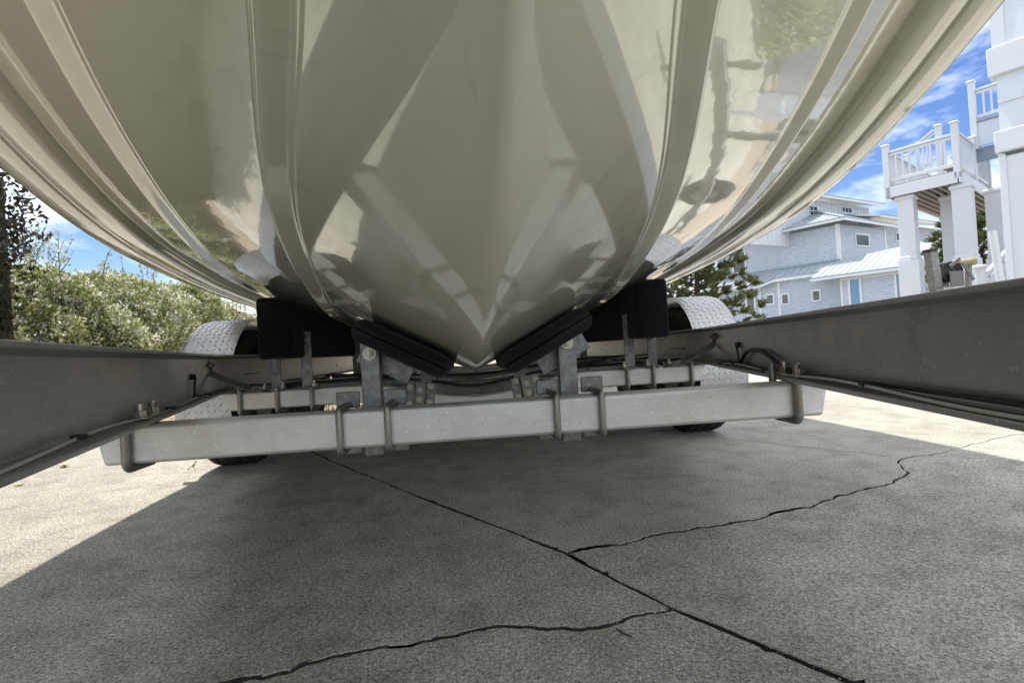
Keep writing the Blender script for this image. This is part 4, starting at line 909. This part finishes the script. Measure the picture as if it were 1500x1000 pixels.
f2.window(FH, 1094, 430, 1106, 460, fr=0.12); f2.window(FH, 1124, 433, 1133, 444); f2.window(FH, 1146, 432, 1155, 444); f2.window(FH, 1191, 427, 1201, 439)
f1.window(FH, 1245, 410, 1261, 452, M['bluedoor'], 'door', 0.13); f1.window(FH, 1313, 402, 1331, 442, M['bluedoor'], 'door', 0.13)
# dark flashing where the lean-to meets the wall
mb = MB(); mb.bar(fA.at(-0.1, 5.05, -0.08), fA.at(8.5, 5.05, -0.08), 0.05, 0.12); mb.build('flashing', M['slate'], FH)
# taller part behind, its shallow roof, and the right wing with its hip
fC = Face(K + BX * 6.0 + AX * 2.0, 66.0)
uc0, zc1 = fC.st(1150, 284); uc1, _ = fC.st(1272, 297); zt_ = fC.st(1240, 300)[1]
fC.box('wall', M['white'], FH, uc0 - 4, uc1, 6.5, zt_, 0, 0.2)
for u in np.arange(uc0 - 4, uc1, 0.45): fC.box('batten', M['trimwhite'], FH, u - 0.03, u + 0.03, 6.5, zt_ - 0.1, -0.03, 0)
fC.window(FH, 1184, 302, 1197, 316, mullion=True); fC.window(FH, 1233, 304, 1247, 312)
roof_quad(FH, fC.at(uc0 - 5, zt_ + 0.15, -0.8), fC.at(uc1 + 0.8, zt_ + 0.15, -0.8), fC.at(uc1 - 2, zt_ + 1.0, 4), fC.at(uc0 - 5, zt_ + 1.0, 4))
fD = Face(K + fB.h * (uB + 0.2) - AX * 0.3, HA)         # right wing
fD2 = Face(K + fB.h * uB + fB.n * 0.6, 66.0)
ud1 = fD2.st(1345, 350)[0]; zd = fD2.st(1310, 331)[1]
fD2.box('wall', M['shingle'], FH, -1.5, ud1 + 6, 3.6, zd + 0.15, 0, 0.2)
fD2.window(FH, 1312, 342, 1323, 353); fD2.window(FH, 1367, 338, 1375, 351)
ue = fD2.st(1270, 322)[0]
roof_quad(FH, fD2.at(ue, zd + 0.35, -0.9), fD2.at(ud1 + 7, zd + 0.35, -0.9), fD2.at(ud1 + 4, zd + 1.9, 4.5), fD2.at(fD2.st(1300, 300)[0], zd + 1.9, 4.5), seam=0.5)
mb = MB(); q_ = fA.at(-3.9, 4.6, -0.9); mb.cyl(q_, q_ + UP * 0.45, 0.10, 10); mb.tube([q_ + UP * 0.45, q_ + UP * 0.6], [0.17, 0.05], 10); mb.build('roof_vent', M['trimwhite'], FH)

# ------------------------------------------------------------------ stair landing on columns
P0 = CAM + ray(1403, 255) * 11.2; P0[2] = 0
LD = empty('stair_landing'); tag(LD, 'white raised stair landing on square columns with baluster railings', 'landing')
def lp(a_, b_, z): return P0 + AX * a_ + BX * b_ + UP * z
FR = (AX, BX, UP)
def lbox(name, m, par, a0, a1, b0, b1, z0, z1, bevel=0.006):
    mb = MB(); mb.box(lp((a0 + a1) / 2, (b0 + b1) / 2, (z0 + z1) / 2), (abs(a1 - a0), abs(b1 - b0), abs(z1 - z0)), FR); return mb.build(name, m, par, bevel=bevel)
def column(a_, b_, z1, wd, zb):
    c = lbox('column', M['trimwhite'], LD, a_ - wd / 2, a_ + wd / 2, b_ - wd / 2, b_ + wd / 2, 0, z1)
    lbox('column_base', M['trimwhite'], c, a_ - wd * 0.64, a_ + wd * 0.64, b_ - wd * 0.64, b_ + wd * 0.64, 0, zb); lbox('base_moulding', M['trimwhite'], c, a_ - wd * 0.57, a_ + wd * 0.57, b_ - wd * 0.57, b_ + wd * 0.57, zb, zb + 0.09, 0.02)
    lbox('column_cap', M['trimwhite'], c, a_ - wd * 0.6, a_ + wd * 0.6, b_ - wd * 0.6, b_ + wd * 0.6, z1 - 0.12, z1 - 0.03, 0.02)
column(0.98, 0.20, 3.52, 0.31, 2.0); column(-0.02, 0.20, 3.50, 0.33, 1.86); column(0.47, 1.42, 3.56, 0.29, 1.9); column(-0.33, 1.46, 3.5, 0.30, 1.9)
LA, LB = 1.27, 4.8
lbox('deck_boards', M['deckunder'], LD, -0.05, LA, -0.05, LB, 3.72, 3.77)
for k in range(9): lbox('joist', M['deckunder'], LD, 0.08 + k * 0.14, 0.12 + k * 0.14, 0.03, LB - 0.1, 3.53, 3.718, 0)
lbox('fascia', M['trimwhite'], LD, 0.0, LA + 0.03, -0.06, -0.02, 3.50, 3.74); lbox('fascia', M['trimwhite'], LD, -0.06, -0.02, -0.06, LB, 3.50, 3.74); lbox('fascia', M['trimwhite'], LD, LA, LA + 0.04, -0.02, LB, 3.50, 3.74)
def post(a_, b_, z0, z1, par=LD, wd=0.12):
    p = lbox('railing_post', M['trimwhite'], par, a_ - wd / 2, a_ + wd / 2, b_ - wd / 2, b_ + wd / 2, z0, z1); lbox('post_cap', M['trimwhite'], p, a_ - wd * 0.7, a_ + wd * 0.7, b_ - wd * 0.7, b_ + wd * 0.7, z1, z1 + 0.05, 0.02); return p
def railing(p, q, zb, zt, dzq=0.0, sp_=0.125):
    """p,q = (a,b); level or sloped railing with single balusters"""
    p = np.array(p, float); q = np.array(q, float); n = max(2, int(np.linalg.norm(q - p) / sp_))
    mb = MB(); mb.bar(lp(*p, zt), lp(*q, zt + dzq), 0.085, 0.05); R_ = mb.build('railing', M['trimwhite'], LD, bevel=0.008)
    mb = MB(); mb.bar(lp(*p, zb), lp(*q, zb + dzq), 0.05, 0.075); mb.build('bottom_rail', M['trimwhite'], R_, bevel=0.006)
    mb = MB(); mb.bar(lp(*p, zt - 0.07), lp(*q, zt - 0.07 + dzq), 0.04, 0.05); mb.build('sub_rail', M['trimwhite'], R_, bevel=0.006)
    for i in range(1, n):
        t = i / n; c = p + (q - p) * t; mb = MB(); mb.box(lp(*c, (zb + zt) / 2 + dzq * t - 0.01), (0.036, 0.036, zt - zb - 0.05), FR); mb.build('baluster', M['trimwhite'], R_)
post(0.0, 0.0, 3.60, 4.78); post(LA, 0.0, 3.50, 4.70); post(0.0, 1.5, 3.72, 4.75); post(LA, 1.5, 3.72, 4.75); post(0.0, 3.0, 3.72, 4.75)
railing((0.06, 0.0), (LA - 0.06, 0.0), 3.90, 4.56); railing((0.0, 0.06), (0.0, 1.44), 3.90, 4.62); railing((0.0, 1.56), (0.0, 2.94), 3.90, 4.62); railing((LA, 0.06), (LA, 1.44), 3.9, 4.6); railing((LA, 1.56), (LA, 4.6), 3.9, 4.6)
# flight rising from the landing to the upper landing
railing((1.2, 1.62), (0.70, 1.62), 4.25, 4.92, 0.33, 0.13); post(0.62, 1.62, 4.0, 5.30)
for k in range(6): lbox('stair_tread', M['deckunder'], LD, 1.05 - 0.22 * k, 1.3 - 0.22 * k, 1.66, 2.7, 3.78 + 0.17 * k, 3.82 + 0.17 * k)
post(-0.05, 1.55, 4.5, 6.06); railing((-0.11, 1.55), (-1.6, 1.55), 5.24, 5.86)
lbox('fascia', M['white'], LD, -1.7, -0.02, 1.53, 1.57, 4.55, 5.10); lbox('deck_boards', M['deckunder'], LD, -1.7, 0.0, 1.5, 3.2, 5.1, 5.15)
lbox('fascia', M['slate'], LD, -1.7, -0.02, 1.6, 1.64, 4.2, 4.52)
# white lower stair rail with its newel
SR = empty('stair_railing'); tag(SR, 'white sloping stair rail with capped newel behind the right trailer rail', 'railing')
nw = np.array([8.86, 8.31, 0]); mb = MB(); mb.box(nw + UP * 0.70, (0.13, 0.13, 1.4), FR); mb.build('newel', M['trimwhite'], SR, bevel=0.008); mb = MB(); mb.box(nw + UP * 1.43, (0.18, 0.18, 0.06), FR); mb.build('newel_cap', M['trimwhite'], SR, bevel=0.015)
dr = np.array([0.78, 0.1, 0.62])
mb = MB(); mb.bar(nw + (0.06, 0, 1.27), nw + (0.06, 0, 1.27) + dr * 2.2, 0.07, 0.06); mb.build('handrail', M['trimwhite'], SR, bevel=0.008)
mb = MB(); mb.bar(nw + (0.06, 0, 1.08), nw + (0.06, 0, 1.08) + dr * 2.2, 0.06, 0.10); mb.build('stringer', M['trimwhite'], SR, bevel=0.008)
for k in range(10):
    q_ = nw + (0.06, 0, 0.55) + dr * (0.15 + 0.2 * k); mb = MB(); mb.box(q_ + UP * 0.35, (0.035, 0.035, 0.62), FR); mb.build('baluster', M['trimwhite'], SR)

# ------------------------------------------------------------------ near house on the right: boarded upper wall over columns
NH = empty('white_house'); tag(NH, 'tall white boarded house corner at the right edge of the picture', 'house')
Q = CAM + ray(1470, 235) * 6.7; fN = Face(Q, HA)
LEN = -13.0
z = 2.92
fN.box('skirt_board', M['trimwhite'], NH, LEN, 0.07, 2.65, 2.92, -0.05, 0.2, 0.008)
k = 0
while z < 7.6:
    if k == 2: fN.box('belt_board', M['trimwhite'], NH, LEN, 0.085, 3.64, 4.0, -0.07, 0.2, 0.008); z = 4.0
    h_ = 0.36 if z < 3.6 else 0.62; mb = MB()
    u0, u1 = LEN, 0.012; pts = [fN.at(u0, z, -0.022), fN.at(u0, z + h_ + 0.02, -0.004), fN.at(u0, z + h_ + 0.02, 0.02), fN.at(u0, z, 0.02)]
    mb.prism(pts, fN.h * (u1 - u0)); mb.build('siding_board', M['white'], NH); z += h_; k += 1
fN.box('corner_board', M['trimwhite'], NH, -0.10, 0.035, 4.0, 7.6, -0.03, 0.02, 0.004); fN.box('wall', M['white'], NH, LEN, 0.0, 2.66, 7.7, 0.021, 0.3)
# end wall receding behind
mb = MB(); mb.box(fN.at(-0.06, 5.15, 3.3), (0.1, 6.0, 5.0), (fN.h, fN.n, UP)); mb.build('wall', M['white'], NH)
for u in (-0.17, -3.4, -6.6, -9.8, -12.8):
    c = fN.box('column', M['trimwhite'], NH, u - 0.19, u + 0.215, 0, 2.65, 0.0, 0.42, 0.01)
    for (du0, du1) in ((-0.19, -0.12), (0.145, 0.215)): fN.box('corner_trim', M['trimwhite'], c, u + du0, u + du1, 0.0, 2.62, -0.018, 0.0, 0.003)
    fN.box('column_plinth', M['trimwhite'], c, u - 0.24, u + 0.26, 0, 0.3, -0.05, 0.47, 0.01)
fN.box('wall', M['white'], NH, LEN, 0.0, 0.0, 2.65, 2.2, 2.35); mb = MB(); mb.box(fN.at(LEN / 2, 2.62, 1.2), (13, 2.4, 0.06), (fN.h, fN.n, UP)); mb.build('soffit', M['white'], NH)
for u in (-1.8, -5.0, -8.2):
    d_ = fN.box('garage_door', M['trimwhite'], NH, u - 1.2, u + 1.2, 0.02, 2.2, 2.12, 2.19, 0.004)
    for k in range(4):
        for q in range(4): fN.box('door_panel', M['white'], d_, u - 1.12 + 0.57 * q, u - 0.62 + 0.57 * q, 0.1 + 0.53 * k, 0.5 + 0.53 * k, 2.10, 2.118, 0.006)
for u in (-2.2, -6.0, -9.8):
    mb = MB(); mb.box(*fN.slabw(u - 0.6, u + 0.6, 5.0, 6.6, -0.04, 0.0)); wd_ = mb.build('window', M['trimwhite'], NH, bevel=0.01); mb = MB(); mb.box(*fN.slabw(u - 0.5, u + 0.5, 5.1, 6.5, -0.055, -0.041)); mb.build('pane', M['glass'], wd_)
mb = MB(); a0, a1 = fN.at(LEN - 0.6, 7.7, -0.7), fN.at(0.6, 7.7, -0.7); NHR = roof_quad(NH, a0, a1, fN.at(-1.5, 9.6, 3.5), fN.at(LEN - 0.6, 9.6, 3.5), seam=0.45)
for (u, s_) in ((-1.7, 1), (-4.9, 2)): shrub(fN.at(u, 0.0, -0.75), 0.55, M['hedge'], 5000, 0.035, ['rounded green shrub by the first house column', 'rounded green shrub by the second house column'][s_ - 1], 40 + s_)

# ------------------------------------------------------------------ winch stand of a small trailer and a white pole beyond the right rail
WS = empty('small_trailer'); tag(WS, 'small trailer with leaning winch post and yellowed roller beyond the right rail', 'trailer')
b0 = np.array([2.905, 2.98, 0.34]); t0 = np.array([2.852, 2.98, 0.93])
mb = MB(); mb.bar(b0, t0, 0.05, 0.056, (0, 1, 0)); wpst = mb.build('winch_post', M['galv'], WS, bevel=0.004)
mb = MB(); mb.bar(t0, t0 + (t0 - b0) / np.linalg.norm(t0 - b0) * 0.02, 0.056, 0.062, (0, 1, 0)); mb.build('post_cap', M['blackp'], wpst, bevel=0.004)
mb = MB(); mb.bar((2.90, 2.1, 0.30), (2.90, 4.9, 0.34), 0.075, 0.075); mb.build('tongue', M['galv'], WS, bevel=0.004)
wn = empty('winch'); wn.parent = WS; c = np.array([2.955, 2.97, 0.80])
mb = MB(); mb.lathe([(-0.03, 0.035), (-0.03, 0.062), (-0.024, 0.062), (-0.024, 0.035), (0.024, 0.035), (0.024, 0.062), (0.03, 0.062), (0.03, 0.035)], c, (0.25, 0.97, 0), 24); mb.lathe([(-0.024, 0.01), (-0.024, 0.045), (0.024, 0.045), (0.024, 0.01)], c, (0.25, 0.97, 0), 20); mb.build('drum', M['blackp'], wn)
mb = MB(); mb.box(c + (0, -0.05, -0.045), (0.09, 0.006, 0.09)); mb.box(c + (0, 0.05, -0.045), (0.09, 0.006, 0.09)); mb.box(c + (-0.03, 0, -0.09), (0.15, 0.10, 0.006)); mb.build('frame', M['hub'], wn, bevel=0.002)
mb = MB(); mb.bar(c + (0.03, -0.06, 0.05), c + (0.10, -0.06, -0.06), 0.018, 0.006, (0, 1, 0)); mb.build('handle', M['hub'], wn, bevel=0.001)
mb = MB(); mb.bar(c + (-0.04, -0.05, 0.03), c + (0.03, -0.05, 0.075), 0.02, 0.006, (0, 1, 0)); mb.build('pawl', M['hub'], wn, bevel=0.001)
p = c + np.array([0.015, -0.02, 0.05]); q = p + np.array([0.125, -0.01, 0.008]); mb = MB()
mb.tube([p, p + (q - p) * 0.15, p + (q - p) * 0.5, p + (q - p) * 0.72, p + (q - p) * 0.8, q], [0.014, 0.017, 0.016, 0.016, 0.022, 0.026], 14); mb.build('bow_roller', M['yellow'], wn)
mb = MB(); mb.bar(c + (0.11, -0.01, -0.12), c + (0.125, -0.01, 0.06), 0.02, 0.03, (0, 1, 0)); mb.build('roller_arm', M['galv'], wn, bevel=0.002)
for s in (-1, 1):
    we = empty('wheel'); we.parent = WS; mb = MB(); mb.lathe([(-0.07, 0.14), (-0.08, 0.2), (-0.05, 0.25), (0.05, 0.25), (0.08, 0.2), (0.07, 0.14)], (2.9 + s * 0.6, 4.6, 0.25), (1, 0, 0), 32); mb.build('tyre', M['rubber'], we); mb = MB(); mb.cyl((2.9 + s * 0.6 - 0.06, 4.6, 0.25), (2.9 + s * 0.6 + 0.06, 4.6, 0.25), 0.14, 24); mb.build('rim', M['galv'], we)
mb = MB(); mb.bar((2.3, 4.6, 0.25), (3.5, 4.6, 0.25), 0.05, 0.05); mb.build('axle', M['galv'], WS)
mb = MB(); mb.cyl((2.9, 2.3, -0.0), (2.9, 2.3, 0.5), 0.025, 12); mb.build('jack', M['galv'], WS)
mb = MB(); mb.tube([(5.19, 4.61, -0.05), (5.10, 4.60, 0.9), (5.055, 4.60, 1.352)], 0.034, 18); pv = mb.build('white_pole', M['trimwhite'])
tag(pv, 'plain white plastic pole leaning before the house column', 'pole')
